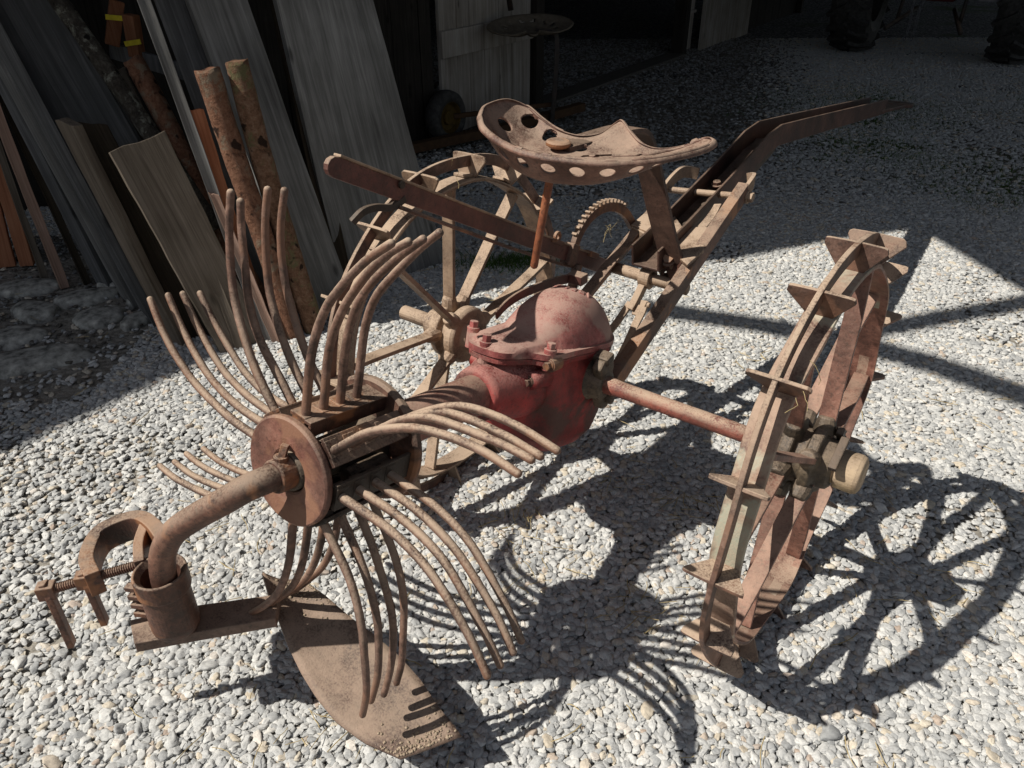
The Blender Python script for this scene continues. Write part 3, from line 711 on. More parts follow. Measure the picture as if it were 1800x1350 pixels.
m = share.modifiers.new('thick', 'SOLIDIFY'); m.thickness = .007; m.offset = -1
def share_pt(t, s):
    p = along(OUTS[1:9], t).lerp(along([OUTS[0]]+bot[1:], t), s); p.z -= .012*math.sin(PI*s)*(1-.85*t); return p
bm = B()
for _ in range(300):
    if random.random() < .55: t, s = 1-abs(random.gauss(0, .07)), random.random()
    else: t, s = abs(random.gauss(0, .10)), min(1, max(0, random.gauss(.35, .3)))
    t = min(.985, max(.02, t)); s = min(.97, max(.03, s)); p = share_pt(t, s); r = random.uniform(.0008, .0030)
    bmesh.ops.create_icosphere(bm, subdivisions=1, radius=1, matrix=Matrix.Translation(p+V((0, 0, r*.3))) @ Matrix.Rotation(random.uniform(0, 3), 4, 'Z') @ Matrix.Diagonal((r*random.uniform(.8, 1.6), r*random.uniform(.8, 1.6), r*.8, 1)))
link('caked_soil', bm, plain('dry_soil', (.34, .265, .19), .95, n=.4, scale=120), share, smooth=True, kind='stuff')

# ---- frame rails
def rail(x, y0, y1, z0, sl, name='frame_rail', w=.013, h=.040):
    bm = B(); pts = [V((x, y0+(y1-y0)*t, z0+(y1-y0)*t*sl)) for t in (0, .25, .5, .75, 1)]
    sweep(bm, pts, w, h); 
    return bm
bm = rail(.405, .06, .80, .385, .42, h=.046)
# flanged like an angle iron
sweep(bm, [V((.394, .06+.74*t, .405+.74*t*.42)) for t in (0, .5, 1)], .030, .007)
link('frame_rail', bm, RUST, dig, bevel=.0015)
bm = rail(.165, .22, .74, .440, .36, h=.046)
sweep(bm, [V((.176, .22+.52*t, .461+.52*t*.36)) for t in (0, .5, 1)], .030, .007)
link('frame_rail', bm, RUST, dig, bevel=.0015)
# rounded rail end loops that hold the drawbar pin
bm = B(); sweep(bm, catmull([(.160, .70, .625), (.160, .80, .672), (.163, .87, .690), (.178, .905, .688), (.205, .915, .684)], 5), .011, .036); link('rail_loop', bm, DUSTY, dig, bevel=.001)
bm = B(); sweep(bm, catmull([(.405, .78, .685), (.405, .83, .706), (.398, .865, .712), (.380, .875, .706)], 5), .011, .040); link('rail_loop', bm, DUSTY, dig, bevel=.001)
bm = B(); cyl(bm, (.165, .80, .655), (.42, .80, .680), .010, .010, 14); hexbolt(bm, (.411, .80, .680), (1, 0, 0), .015, .018); link('pivot_bolt', bm, DUSTY, dig, bevel=.001)
# cross piece between the rails
bm = B(); extrude_poly(bm, [(.155, .585, .600), (.160, .700, .625), (.235, .690, .622), (.300, .620, .615), (.400, .640, .628), (.412, .520, .600), (.405, .440, .585), (.340, .485, .590), (.300, .540, .598)], (0, -.25, 1), .010)
sweep(bm, [(.16, .583, .578), (.30, .530, .572), (.345, .482, .566)], .008, .045)
link('cross_piece', bm, DUSTY, dig, bevel=.002)
bm = B(); tube(bm, [(.172, .47, .512), (.402, .47, .505)], .0165, 22); link('cross_shaft', bm, DUSTY, dig, smooth=True)
# fork that rides on the cross shaft
bm = B(); lathe(bm, (.262, .47, .509), (1, 0, 0), [(0, .018), (0, .031), (.032, .031), (.032, .018)], 26, True)
sweep(bm, catmull([(.276, .452, .49), (.272, .425, .455), (.268, .405, .430)], 4), .026, .020, up=V((1, 0, 0)))
sweep(bm, catmull([(.258, .42, .445), (.244, .38, .40), (.232, .345, .365), (.228, .30, .32)], 4), .010, .020, up=V((1, 0, 0)))
sweep(bm, catmull([(.282, .42, .445), (.284, .40, .42)], 4), .010, .018, up=V((1, 0, 0)))
fork = link('shift_fork', bm, DUSTY, dig, bevel=.002)
bm = B(); sweep(bm, catmull([(.300, .425, .460), (.303, .405, .435), (.298, .385, .405), (.296, .33, .345), (.292, .27, .295)], 5), .009, .022, up=V((1, 0, 0)))
hexbolt(bm, (.306, .42, .452), (1, 0, 0), .008, .012, True, 12); link('link_rod', bm, DUSTY, dig, bevel=.0015)
# bracket, pipe stub and strap under the seat post
REDB = PLUM
bm = B(); extrude_poly(bm, [(.300, .545, .600), (.385, .470, .590), (.385, .462, .555), (.350, .470, .520), (.322, .500, .532), (.304, .535, .570)], (.55, .83, 0), .010)
box(bm, (.338, .492, .585), (.05, .04, .02), Matrix.Rotation(-.7, 3, 'Z')); link('bracket', bm, REDB, dig, bevel=.002)
bm = B(); hexbolt(bm, (.335, .470, .575), (.2, -.6, .6), .015, .018); link('bolt', bm, RUST, dig, bevel=.001)
bm = B(); lathe(bm, (.318, .515, .515), (.50, -.75, .1), [(-.05, .012), (-.05, .0215), (.010, .0215), (.010, .012)], 24, True); link('pipe_stub', bm, RUST, dig, bevel=.0015)
bm = B(); sweep(bm, [(.372, .470, .588), (.368, .475, .545), (.352, .478, .505)], .020, .008, up=V((.5, .8, 0))); link('strap', bm, RUST, dig, bevel=.001)
# toothed quadrant
qp = catmull([(.115, .325, .560), (.115, .345, .625), (.118, .395, .668), (.125, .455, .684), (.132, .520, .672), (.138, .575, .638), (.144, .615, .590)], 8)
bm = B(); sweep(bm, qp, .010, .030, up=V((0, .2, 1)))
bm.free(); bm = B()
for i, p in enumerate(qp[:-1]):
    pass
ring = []
for i, p in enumerate(qp):
    t = (qp[min(i+1, len(qp)-1)]-qp[max(i-1, 0)]).normalized(); s = V((1, 0, 0)); u = s.cross(t).normalized()
    if u.z < 0: u = -u
    ring.append([bm.verts.new(p+s*a*.008+u*b) for a, b in ((-1, -.014), (1, -.014), (1, .012), (-1, .012))])
for a, b in zip(ring, ring[1:]):
    for k in range(4): bm.faces.new((a[k], a[(k+1) % 4], b[(k+1) % 4], b[k]))
bm.faces.new(ring[0][::-1]); bm.faces.new(ring[-1])
quad = link('quadrant', bm, RUST, dig, bevel=.001, label='toothed iron quadrant arch beside the lift lever')
bm = B()
for i in range(9, 38, 2):
    if i >= len(qp)-1: break
    p = qp[i]; t = (qp[i+1]-qp[i-1]).normalized(); u = V((1, 0, 0)).cross(t).normalized(); u = u if u.z > 0 else -u
    box(bm, p+u*.016, (.0155, .007, .011), Matrix((V((1, 0, 0)), t, u)).transposed())
link('tooth_row', bm, DUSTY, quad, bevel=.001)

# ---- lift lever
lv0, lv1 = V((.088, -.468, 1.012)), V((.120, .50, .492)); ld = (lv1-lv0).normalized()
lup = (V((0, 0, 1))-ld*ld.z).normalized()
bm = B(); L = (lv1-lv0).length
prof = [(0, -.010), (-.006, 0), (0, .012)]
out = []
for a in (180, 150, 120, 90): out.append((.02*math.cos(math.radians(a))+.02, .019*math.sin(math.radians(a))))
pts = [(x, z) for x, z in out]+[(L*.35, .0195), (L, .022), (L, -.022), (L*.35, -.0195)]+[(x, -z) for x, z in reversed(out[1:])]
extrude_poly(bm, [lv0+ld*x+lup*z for x, z in pts], V((1, 0, 0)), .013)
for d in (.03,): pass
lever = link('lift_lever', bm, PLUM, dig, bevel=.0015, label='long flat maroon hand lever beside the seat')
bm = B(); sweep(bm, [lv0+ld*(.02+.2*k)+lup*.0215 for k in range(6)], .020, .005, up=lup); link('top_edge', bm, DUSTY, lever, bevel=.001)
def lpt(s, u, x=0): return lv0+ld*s+lup*u+V((x, 0, 0))
bm = B(); sweep(bm, catmull([lpt(.105, -.085, -.01), lpt(.115, -.060, 0), lpt(.145, -.045, 0), lpt(.185, -.035, 0), lpt(.21, -.010, .004)], 4), .014, .010, up=V((1, 0, 0))); 
hexbolt(bm, lpt(.185, .012, .006), (1, 0, 0), .008, .008, False, 12); link('latch_trigger', bm, DARKM, lever, bevel=.001)
bm = B(); tube(bm, [lpt(.20, -.030, .006), lpt(.60, -.036, .006), lpt(.85, -.034, .006), lpt(.92, -.030, .004)], .0045, 10); link('latch_rod', bm, RUST, lever, smooth=True)
bm = B(); lathe(bm, lpt(.79, .030, .008), (1, 0, 0), [(-.004, .007), (-.004, .015), (.005, .015), (.005, .007)], 18, True); box(bm, lpt(.80, .018, .006), (.012, .06, .012), Matrix((V((1, 0, 0)), ld, lup)).transposed())
link('guide_loop', bm, RUST, lever, bevel=.002); bm = B(); box(bm, lpt(.885, .0, .004), (.030, .035, .058), Matrix((V((1, 0, 0)), ld, lup)).transposed()); link('guide_block', bm, RUST, lever, bevel=.002); bm = B(); box(bm, lpt(1.0, .020, .004), (.022, .05, .016), Matrix((V((1, 0, 0)), ld, lup)).transposed())
link('guide_block', bm, RUST, lever, bevel=.002)
bm = B(); tube(bm, [lpt(.93, -.02, .01), lpt(.95, -.14, .01)], .014, 14); link('pivot_post', bm, RUST, dig, smooth=True)

# ---- red-headed strap from housing to frame
bm = B(); sweep(bm, catmull([(.135, -.045, .555), (.138, .0, .572), (.146, .06, .580), (.158, .16, .574), (.168, .235, .562)], 5), .006, .030, up=V((.25, -.3, 1)))
box(bm, (.188, .240, .566), (.045, .034, .026)); link('brace_strap', bm, PLUM, dig, bevel=.002)

# ---- hanging rod
bm = B(); pp, rr_ = rounded_rod([(.235, .045, .945), (.228, .03, .86), (.220, .012, .76), (.215, 0, .690)], [.0095, .0095, .0092, .009])
tube(bm, pp, rr_, 16); link('hanging_rod', bm, ORANGE, dig, smooth=True, label='thin bright-rust rod hanging below the seat')

# ---- drawbar: pressed U channel that is cranked, with a flat eye
dbp = [V((.285, .430, .583)), V((.285, .62, .618)), V((.285, .95, .690)), V((.285, 1.16, .742)), V((.285, 1.27, .750)), V((.288, 1.55, .722)), V((.29, 2.05, .668)), V((.292, 2.75, .592))]
fh = [.066, .066, .068, .070, .070, .069, .068, .066]; hw = .043
bm = B(); secs = []
for i, p in enumerate(dbp):
    t = (dbp[min(i+1, len(dbp)-1)]-dbp[max(i-1, 0)]).normalized(); s = V((1, 0, 0)); u = s.cross(t).normalized(); hgt = fh[i]
    prof = [(-hw, 0), (hw, 0), (hw, hgt), (hw-.0075, hgt), (hw-.0075, .0075), (-hw+.0075, .0075), (-hw+.0075, hgt), (-hw, hgt)]
    secs.append([bm.verts.new(p+s*a+u*(b-.035)) for a, b in prof])
for a, b in zip(secs, secs[1:]):
    for k in range(8): bm.faces.new((a[k], a[(k+1) % 8], b[(k+1) % 8], b[k]))
bm.faces.new(secs[0][::-1]); bm.faces.new(secs[-1])
DRAW = metal_mat('drawbar_iron', (.022, .010, .008), (.050, .022, .016), (.10, .050, .036), .25)
draw = link('drawbar', bm, DRAW, dig, bevel=.0025, label='cranked U-channel drawbar ending in a flat eye')
bm = B(); lathe(bm, (.300, 3.12, .535), (0, .10, 1), [(-.009, .022), (-.009, .085), (.009, .085), (.009, .022)], 36, True)
extrude_poly(bm, [(.245, 2.66, .580), (.335, 2.66, .580), (.360, 3.08, .537), (.240, 3.08, .537)], (0, .1, 1), .016); link('drawbar_eye', bm, DRAW, draw, bevel=.003)
for y in (.56, .66, .78, .90):
    z = .583+(y-.43)*.215-.02
    if y in (.56, .90): bm = B(); hexbolt(bm, (.285+(.02 if y < .6 else -.01), y, z), (0, -.2, 1), .013, .014); link('bolt', bm, RUST, draw, bevel=.001)
    else:
        bm = B(); lathe(bm, (.30, y, z+.0), (0, -.2, 1), [(.0, .002), (.0, .0165), (.0025, .0165)], 18); link('hole_shade_disc', bm, DARKM, draw)  # flat dark disc painted as the shade inside a hole
bm = B(); box(bm, (.285, 1.10, .675), (.07, .34, .035), Matrix.Rotation(.24, 3, 'X')); link('stiffener', bm, DARKM, draw, bevel=.004)
bm = B(); sweep(bm, catmull([(.345, .62, .612), (.352, .66, .628), (.356, .70, .650), (.352, .735, .662)], 5), .022, .008, up=V((0, -1, .3))); link('keeper_hook', bm, DUSTY, draw, bevel=.001)

# ---- seat post and pan seat
bm = B(); sweep(bm, catmull([(.345, .470, .575), (.335, .455, .615), (.318, .415, .72), (.302, .370, .84), (.292, .325, .935), (.285, .26, .968), (.272, .10, .975), (.262, .03, .975)], 6), .070, .011, up=V((0, 1, .25)))
bm.free(); bm = B()
pp = catmull([(.350, .475, .570), (.338, .458, .615), (.320, .418, .72), (.303, .374, .84), (.292, .328, .930), (.284, .27, .957), (.272, .12, .962), (.258, .02, .964)], 6)
rg = []
for i, p in enumerate(pp):
    t = (pp[min(i+1, len(pp)-1)]-pp[max(i-1, 0)]).normalized(); s = V((1, 0, 0)); s = (s-t*s.dot(t)).normalized(); u = s.cross(t)
    rg.append([bm.verts.new(p+s*a*.034+u*b*.0055) for a, b in ((-1, -1), (1, -1), (1, 1), (-1, 1))])
for a, b in zip(rg, rg[1:]):
    for k in range(4): bm.faces.new((a[k], a[(k+1) % 4], b[(k+1) % 4], b[k]))
bm.faces.new(rg[0][::-1]); bm.faces.new(rg[-1])
link('seat_post', bm, DARKM if False else metal_mat('seat_post_iron', (.035, .017, .012), (.07, .036, .026), (.11, .062, .045), .35), dig, bevel=.0015)
# rim of the pan, anticlockwise from the left lobe; x, y, z of the rolled edge
RIMP = [(.142, -.096, 1.034), (.098, -.022, 1.036), (.092, .060, 1.034), (.125, .092, 1.018), (.170, .087, .998), (.215, .085, .981), (.262, .098, .972), (.300, .125, .977), (.322, .152, .998), (.338, .150, 1.004), (.372, .125, .992), (.415, .100, .978), (.455, .103, .972), (.500, .130, .980),
        (.532, .150, .996), (.560, .125, 1.000), (.568, .070, 1.001), (.556, .0, 1.002), (.525, -.075, 1.003), (.470, -.140, 1.004), (.405, -.172, 1.006), (.330, -.190, 1.010), (.260, -.180, 1.018), (.195, -.150, 1.028)]
R3 = catmull(RIMP+[RIMP[0]], 5)[:-1]
ctr = V((.318, -.005, 0)); nS = len(R3); nr = 30
def pan_floor(x, y):
    t = min(1, max(0, (.02-y)/.14)); t = t*t*(3-2*t)
    return .958-.020*t+.010*((x-.33)/.2)**2+.03*math.exp(-((x-.335)/.045)**2-((y-.13)/.06)**2)
def pan(fr, rimv):
    """fr 0 centre .. 1 rim"""
    xy = ctr.xy.lerp(rimv.xy, fr**.80)
    k = max(0, (fr-.50)/.50); k = k**1.75
    z = pan_floor(xy.x, xy.y)*(1-k)+rimv.z*k
    return V((xy.x, xy.y, z))
bm = B(); cv = bm.verts.new((ctr.x, ctr.y, pan_floor(ctr.x, ctr.y))); loops = []
for i in range(1, nr+1):
    loops.append([bm.verts.new(pan(i/nr, r)) for r in R3])
# rolled lip
def lip(r, d, dz):
    o = V((r.x-ctr.x, r.y-ctr.y, 0)).normalized(); return V((r.x, r.y, r.z))+o*(d-.010)+V((0, 0, dz))
for d, dz in ((.004, .002), (.009, .003), (.014, .001), (.017, -.003), (.018, -.007), (.016, -.009)):
    loops.append([bm.verts.new(lip(r, d, dz)) for r in R3])
for k in range(nS): bm.faces.new((cv, loops[0][k], loops[0][(k+1) % nS]))
for a, b in zip(loops, loops[1:]):
    for k in range(nS): bm.faces.new((a[k], b[k], b[(k+1) % nS], a[(k+1) % nS]))
# slots: drop faces inside elongated holes around the pan wall
bm.faces.ensure_lookup_table()
holes = []
cum = [0]
for k in range(nS): cum.append(cum[-1]+(R3[(k+1) % nS]-R3[k]).length)
tot = cum[-1]
def rim_at(s):
    s %= tot
    for k in range(nS):
        if cum[k+1] >= s: f = (s-cum[k])/(cum[k+1]-cum[k]); return R3[k].lerp(R3[(k+1) % nS], f)
    return R3[0]
sS = [cum[5*j] for j in range(len(RIMP))]
hs = []
for j in range(6): hs.append((sS[23]-.055-.062*j, .88, .0145))       # along the near wall
for j in range(4): hs.append((sS[16]+.0-.0+.058*j, .88, .0135))
hs += [(sS[0]+.03, .80, .017), (sS[1]+.03, .80, .018), (sS[3]-.01, .82, .019), (sS[4]+.005, .74, .017), (sS[7]-.02, .62, .013)]
for s, fr, rad in hs: holes.append((pan(fr, rim_at(s)), rad))
for x, y in ((.205, -.045), (.240, -.075), (.30, .045), (.43, .035)): holes.append((V((x, y, pan_floor(x, y))), .014))
bmesh.ops.subdivide_edges(bm, edges=[e for e in bm.edges if any((e.verts[0].co-h).length < r+.02 for h, r in holes)], cuts=2, use_grid_fill=True)
kill = []
for f in bm.faces:
    c = f.calc_center_median()
    for h, r in holes:
        if (c-h).length < r: kill.append(f); break
bmesh.ops.delete(bm, geom=kill, context='FACES')
# round off the cut edges
bound = [v for v in bm.verts if any(e.is_boundary for e in v.link_edges)]
for v in bound:
    for h, r in holes:
        d = v.co-h
        if d.length < r+.008 and d.length > 1e-4: v.co = h+d.normalized()*r*1.02; break
seat = link('pan_seat', bm, SEATM, dig, smooth=True, label='pressed iron pan seat with drain holes and rolled edge')
m = seat.modifiers.new('thick', 'SOLIDIFY'); m.thickness = .004; m.offset = -1
bm = B(); lathe(bm, (.262, .015, .966), (.05, 0, 1), [(0, .020), (.005, .027), (.011, .027), (.014, .022)], 28); link('seat_bolt', bm, RUST, seat, bevel=.001)


# ------------------------------------------------------------------ woodpile leaning on the barn
def board(name, quad, mat, th, label, cat='board', group='boards leaning in the woodpile', rag=0, wave=.0012):
    B1, B2, T2, T1 = [V(p) for p in quad]
    o = (B1+B2)/2; zax = ((T1+T2)/2-o).normalized(); xax = (B2-B1); xax = (xax-zax*xax.dot(zax)).normalized(); yax = zax.cross(xax)
    M_ = Matrix((xax, yax, zax)).transposed().to_4x4(); M_.translation = o; Mi = M_.inverted()
    q = [Mi @ p for p in (B1, B2, T2, T1)]
    back = 1 if yax.dot(o-V((0, 0, 1.4))) > 0 else -1     # towards the far side
    bm = B(); nz, nx = 26, 4; ph = random.uniform(0, 9); F = []; K = []
    for i in range(nz+1):
        t = i/nz; a = q[0].lerp(q[3], t); b = q[1].lerp(q[2], t); r1, r2 = [], []
        for j in range(nx+1):
            s = j/nx; p = a.lerp(b, s); p.x += wave*math.sin(t*13+ph)+wave*.6*math.sin(t*37+ph*2+j)
            if rag and i == nz: p.z += random.uniform(-rag, rag*.4)
            if i == nz: p.z += .002*math.sin(j*2+ph)
            cup = .003*math.sin(PI*s)
            r1.append(bm.verts.new(p+V((0, back*cup, 0)))); r2.append(bm.verts.new(p+V((0, back*(th+cup), 0))))
        F.append(r1); K.append(r2)
    for i in range(nz):
        for j in range(nx):
            bm.faces.new((F[i][j], F[i][j+1], F[i+1][j+1], F[i+1][j])); bm.faces.new((K[i][j+1], K[i][j], K[i+1][j], K[i+1][j+1]))
        bm.faces.new((F[i][0], F[i+1][0], K[i+1][0], K[i][0])); bm.faces.new((F[i+1][nx], F[i][nx], K[i][nx], K[i+1][nx]))
    for j in range(nx):
        bm.faces.new((F[0][j+1], F[0][j], K[0][j], K[0][j+1])); bm.faces.new((F[nz][j], F[nz][j+1], K[nz][j+1], K[nz][j]))
    return link(name, bm, mat, mw=M_, bevel=.0015, label=label, cat=cat, group=group)
BQ = {
 'orange1': [[-2.408, 3.257, 0.0], [-2.284, 3.304, 0.0], [-2.236, 3.46, 1.3], [-2.207-.15, 3.413, 1.3]],
 'orange2': [[-2.26, 3.297, 0.0], [-2.204, 3.311, 0.0], [-2.179-.05, 3.467, 1.3], [-2.281, 3.453, 1.3]],
 'pinkstick': [[-1.948, 3.049, 0.0], [-1.92, 3.073, 0.0], [-2.083, 3.229, 1.3], [-2.113, 3.205, 1.3]],
 'thin3': [[-2.07, 3.133, 0.0], [-2.049, 3.151, 0.0], [-2.138, 3.271, 1.0], [-2.159, 3.253, 1.0]],
 'greyA': [[-1.799, 3.074, 0.0], [-1.732, 3.045, 0.0], [-2.339, 3.321, 2.3], [-2.395, 3.35, 2.3]],
 'greyB': [[-1.646, 2.959, 0.0], [-1.552, 2.862, 0.0], [-2.23, 3.092, 2.3], [-2.327, 3.189, 2.3]],
 'greyC': [[-1.474, 2.774, 0.0], [-1.398, 2.685, 0.0], [-2.056, 2.869, 2.3], [-2.153, 2.958, 2.3]],
 'wideDark': [[-1.533, 2.96, 0.0], [-1.203, 2.963, 0.0], [-2.124, 3.308, 2.3], [-2.388, 3.305, 2.3]],
 'lath': [[-1.281, 2.551, 0.0], [-1.232, 2.529, 0.0], [-1.445, 2.608, 0.793], [-1.514, 2.632, 0.809]],
 'darkplank': [[-1.229, 2.589, 0.0], [-1.134, 2.627, 0.0], [-1.389, 2.719, 0.768], [-1.468, 2.683, 0.784]],
 'greybrown': [[-1.069, 2.474, 0.0], [-0.929, 2.576, 0.0], [-1.17, 2.667, 0.758], [-1.322, 2.56, 0.719]],
 'splinter': [[-1.442, 2.961, 0.0], [-1.41, 2.989, 0.0], [-1.642, 3.181, 0.956], [-1.663, 3.156, 0.975]],
 'splinterback': [[-1.37, 2.981, 0.0], [-1.212, 3.011, 0.0], [-1.523, 3.231, 0.88], [-1.63, 3.203, 0.885]],
 'P11': [[-0.943, 2.562, 0.0], [-0.908, 2.576, 0.0], [-1.372, 2.852, 2.3], [-1.409, 2.838, 2.3]],
 'P12': [[-0.955, 2.752, 0.0], [-0.79, 2.83, 0.0], [-1.367, 3.152, 2.3], [-1.471, 3.074, 2.3]],
 'P12b': [[-0.796, 2.753, 0.0], [-0.648, 2.884, 0.0], [-1.234, 3.206, 2.3], [-1.41, 3.075, 2.3]],
 'small15': [[-0.977, 2.631, 0.0], [-0.929, 2.655, 0.0], [-1.04, 2.704, 0.822], [-1.08, 2.68, 0.823]],
 'dred': [[-0.736, 2.95, 0.0], [-0.67, 3.006, 0.0], [-0.967, 3.426, 2.3], [-1.03, 3.37, 2.3]],
 'slatA': [[-1.02, 2.50, 0.0], [-.99, 2.515, 0.0], [-1.155, 2.66, .62], [-1.185, 2.645, .62]],
 'slatB': [[-.90, 2.55, 0.0], [-.87, 2.56, 0.0], [-1.02, 2.63, .55], [-1.05, 2.62, .56]],
 'slatC': [[-1.86, 3.09, 0.0], [-1.84, 3.11, 0.0], [-2.17, 3.33, 1.5], [-2.20, 3.31, 1.5]],
 'P16': [[-0.711, 2.994, 0.0], [-0.304, 3.326, 0.0], [-0.83, 3.556, 2.3], [-0.878-.12, 3.224, 2.3]]}
for key, nm, mt, th, rag, lb in (
    ('orange1', 'plank', FRESHWOOD, .03, 0, 'leftmost fresh orange plank standing at the left edge of the woodpile'),
    ('orange2', 'plank', FRESHWOOD, .03, 0, 'narrow fresh orange plank right beside the leftmost one'),
    ('pinkstick', 'lath', LATH, .025, 0, 'pale pinkish square lath with its foot on the cobbles'),
    ('thin3', 'lath', BROWNWOOD, .015, 0, 'thin brown lath between the orange planks and the pinkish lath'),
    ('greyA', 'plank', BLUEWOOD, .03, 0, 'leftmost of the three bluish grey weathered planks seen nearly edge-on'),
    ('greyB', 'plank', GREYWOOD, .03, 0, 'middle one of the three bluish grey weathered planks'),
    ('greyC', 'plank', BLUEWOOD, .03, 0, 'rightmost of the three bluish grey weathered planks, foot nearest the gravel'),
    ('wideDark', 'board', BLUEWOOD, .03, 0, 'very wide dark grey board at the back of the pile, behind the broken lath'),
    ('lath', 'board', BROWNWOOD, .035, .01, 'long narrow brown-grey board with a sawn top, left of the dark brown plank'),
    ('darkplank', 'plank', DARKWOOD, .03, 0, 'dark brown plank between the narrow board and the notched board'),
    ('greybrown', 'board', BROWNWOOD, .03, .004, 'wide short grey-brown board with a notched top corner'),
    ('splinter', 'lath', LATH, .02, .07, 'pale broken lath with a splintered top in front of the wide dark board'),
    ('splinterback', 'board', BROWNWOOD, .02, .03, 'short brown board behind the splintered lath'),
    ('P11', 'plank', GREYWOOD, .13, 0, 'tall plank with a bright narrow edge left of the two bark logs'),
    ('P12', 'board', BLUEWOOD, .03, 0, 'tall dark grey board behind the left bark log'),
    ('P12b', 'board', GREYWOOD, .03, 0, 'tall lighter grey board behind the right bark log'),
    ('small15', 'board', FRESHWOOD, .018, 0, 'short orange-brown slat left of the two bark logs'),
    ('slatA', 'lath', BROWNWOOD, .02, .01, 'thin brown lath at the right edge of the notched board'),
    ('slatB', 'lath', LATH, .015, .01, 'short pale lath at the feet of the two round logs'),
    ('slatC', 'lath', DARKWOOD, .02, 0, 'dark lath left of the three bluish grey planks'),
    ('dred', 'plank', DARKWOOD, .03, 0, 'tall dark reddish plank in the gap left of the widest board'),
    ('P16', 'board', GREYWOOD, .035, 0, 'widest tall grey board at the right end of the woodpile, behind the far wheel')):
    board(nm, BQ[key], mt, th, lb, rag=rag)
from mathutils import noise as mn
def log(p0, p1, r0, r1, mat, label, knots=5):
    p0, p1 = V(p0), V(p1); L = (p1-p0).length; z = (p1-p0).normalized(); s, u = frame_of(z)
    M_ = Matrix((s, u, z)).transposed().to_4x4(); M_.translation = p0
    bm = B(); n_, sg = 60, 26; rr = []; sd = random.uniform(0, 90)
    kn = [(random.random(), random.uniform(0, 2*PI)) for _ in range(knots)]
    for i in range(n_+1):
        t = i/n_; r = r0+(r1-r0)*t; ring = []
        bend = .006*math.sin(t*5+sd)
        for k in range(sg):
            a = 2*PI*k/sg; q = V((math.cos(a), math.sin(a), t*L/.06))
            rr_ = r*(1+.055*mn.noise(q*.8+V((sd, 0, 0)))+.03*mn.noise(q*2.6+V((0, sd, 0))))
            for kt, ka in kn:
                d = ((t-kt)*L/.03)**2+(((a-ka+PI) % (2*PI)-PI)*r/.018)**2
                rr_ += .004*math.exp(-d)
            ring.append(bm.verts.new((rr_*math.cos(a)+bend, rr_*math.sin(a), t*L+(.004*math.sin(3*a+sd) if i == n_ else 0))))
        rr.append(ring)
    for a, b in zip(rr, rr[1:]):
        for k in range(sg): bm.faces.new((a[k], a[(k+1) % sg], b[(k+1) % sg], b[k]))
    for f in bm.faces: f.smooth = True
    bm.faces.new(rr[0][::-1]); bm.faces.new(rr[-1])
    return link('log', bm, mat, mw=M_, label=label, cat='log', group='round logs leaning in the woodpile')
log((-1.108, 2.78, .37), (-1.74, 3.09, 1.34), .034, .030, LICHEN, 'thick dark log with pale lichen on its bark, leaning far left', 3)
log((-.93, 2.70, .0), (-1.376, 3.0, .928), .036, .037, PEELED, 'short brown log in the shade right below the lichen log')
log((-.84, 2.618, 0), (-.985, 2.675, .953), .037, .040, PEELED, 'left one of the two round logs standing behind the tine reel')
log((-.772, 2.656, 0), (-.905, 2.714, .97), .039, .038, MOSSY, 'right one of the two round logs behind the tine reel, mossy and knotty')
# offcuts with yellow labels at the top of the pile and a slate strip under them
for i, (x, y, z, rz, rx, L, lb) in enumerate(((-1.500, 3.2, 1.03, .5, .35, .16, 'small orange firewood offcut with a yellow label, upper one by the pile top'), (-1.438, 3.2, .985, -.3, .1, .15, 'lower small orange firewood offcut with a yellow label'))):
    t = empty('offcut', (x, y, z), rz, label=lb, cat='offcut', group='labelled firewood offcuts')
    bm = B(); box(bm, (0, 0, 0), (.05, .04, L), Matrix.Rotation(rx, 3, 'Y')); link('block', bm, TIMBER, t, bevel=.003)
    bm = B(); box(bm, (.01, -.0265, .02*(-1)**i), (.075, .004, .018), Matrix.Rotation(.15*(1-2*i), 3, 'Y')); link('label', bm, YELLOWTAG, t)
bm = B(); sweep(bm, [(-1.56, 3.24, .93), (-1.25, 3.16, .86)], .02, .06); link('batten', bm, BLUEWOOD, bevel=.002, label='dark blue-grey batten lying across behind the logs', cat='batten')

# ------------------------------------------------------------------ barn
barn = empty('barn', (.13, 6.58, 0), math.atan2(.84, .54), label='dark old timber barn with dirty white plank doors behind the yard', cat='barn')
# local frame: x along the front wall (away), y = inward
def planks(bm, x0, x1, z0, z1, y=0, w=.17, th=.03):
    x = x0
    while x < x1-.01:
        ww = min(w*random.uniform(.85, 1.15), x1-x)
        box(bm, (x+ww/2, y+random.uniform(-.004, .004), (z0+z1)/2), (ww-.006, th, z1-z0)); x += ww
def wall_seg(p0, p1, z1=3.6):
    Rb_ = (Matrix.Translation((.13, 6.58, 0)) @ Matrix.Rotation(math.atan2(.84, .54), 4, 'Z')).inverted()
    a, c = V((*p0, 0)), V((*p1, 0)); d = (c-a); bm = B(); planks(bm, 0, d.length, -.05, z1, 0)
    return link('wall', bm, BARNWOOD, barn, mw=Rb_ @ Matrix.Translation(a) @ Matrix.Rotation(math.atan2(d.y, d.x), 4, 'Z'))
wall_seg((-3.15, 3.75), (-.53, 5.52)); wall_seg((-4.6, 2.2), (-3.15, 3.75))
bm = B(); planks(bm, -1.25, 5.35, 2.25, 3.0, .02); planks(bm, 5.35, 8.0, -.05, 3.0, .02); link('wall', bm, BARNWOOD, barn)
bm = B(); planks(bm, -3, 16, -.05, 3.0, 5.5, .3); box(bm, (-3, 2.75, 1.5), (.05, 5.5, 3.1)); box(bm, (16, 2.75, 1.5), (.05, 5.5, 3.1)); link('wall', bm, BARNWOOD, barn)
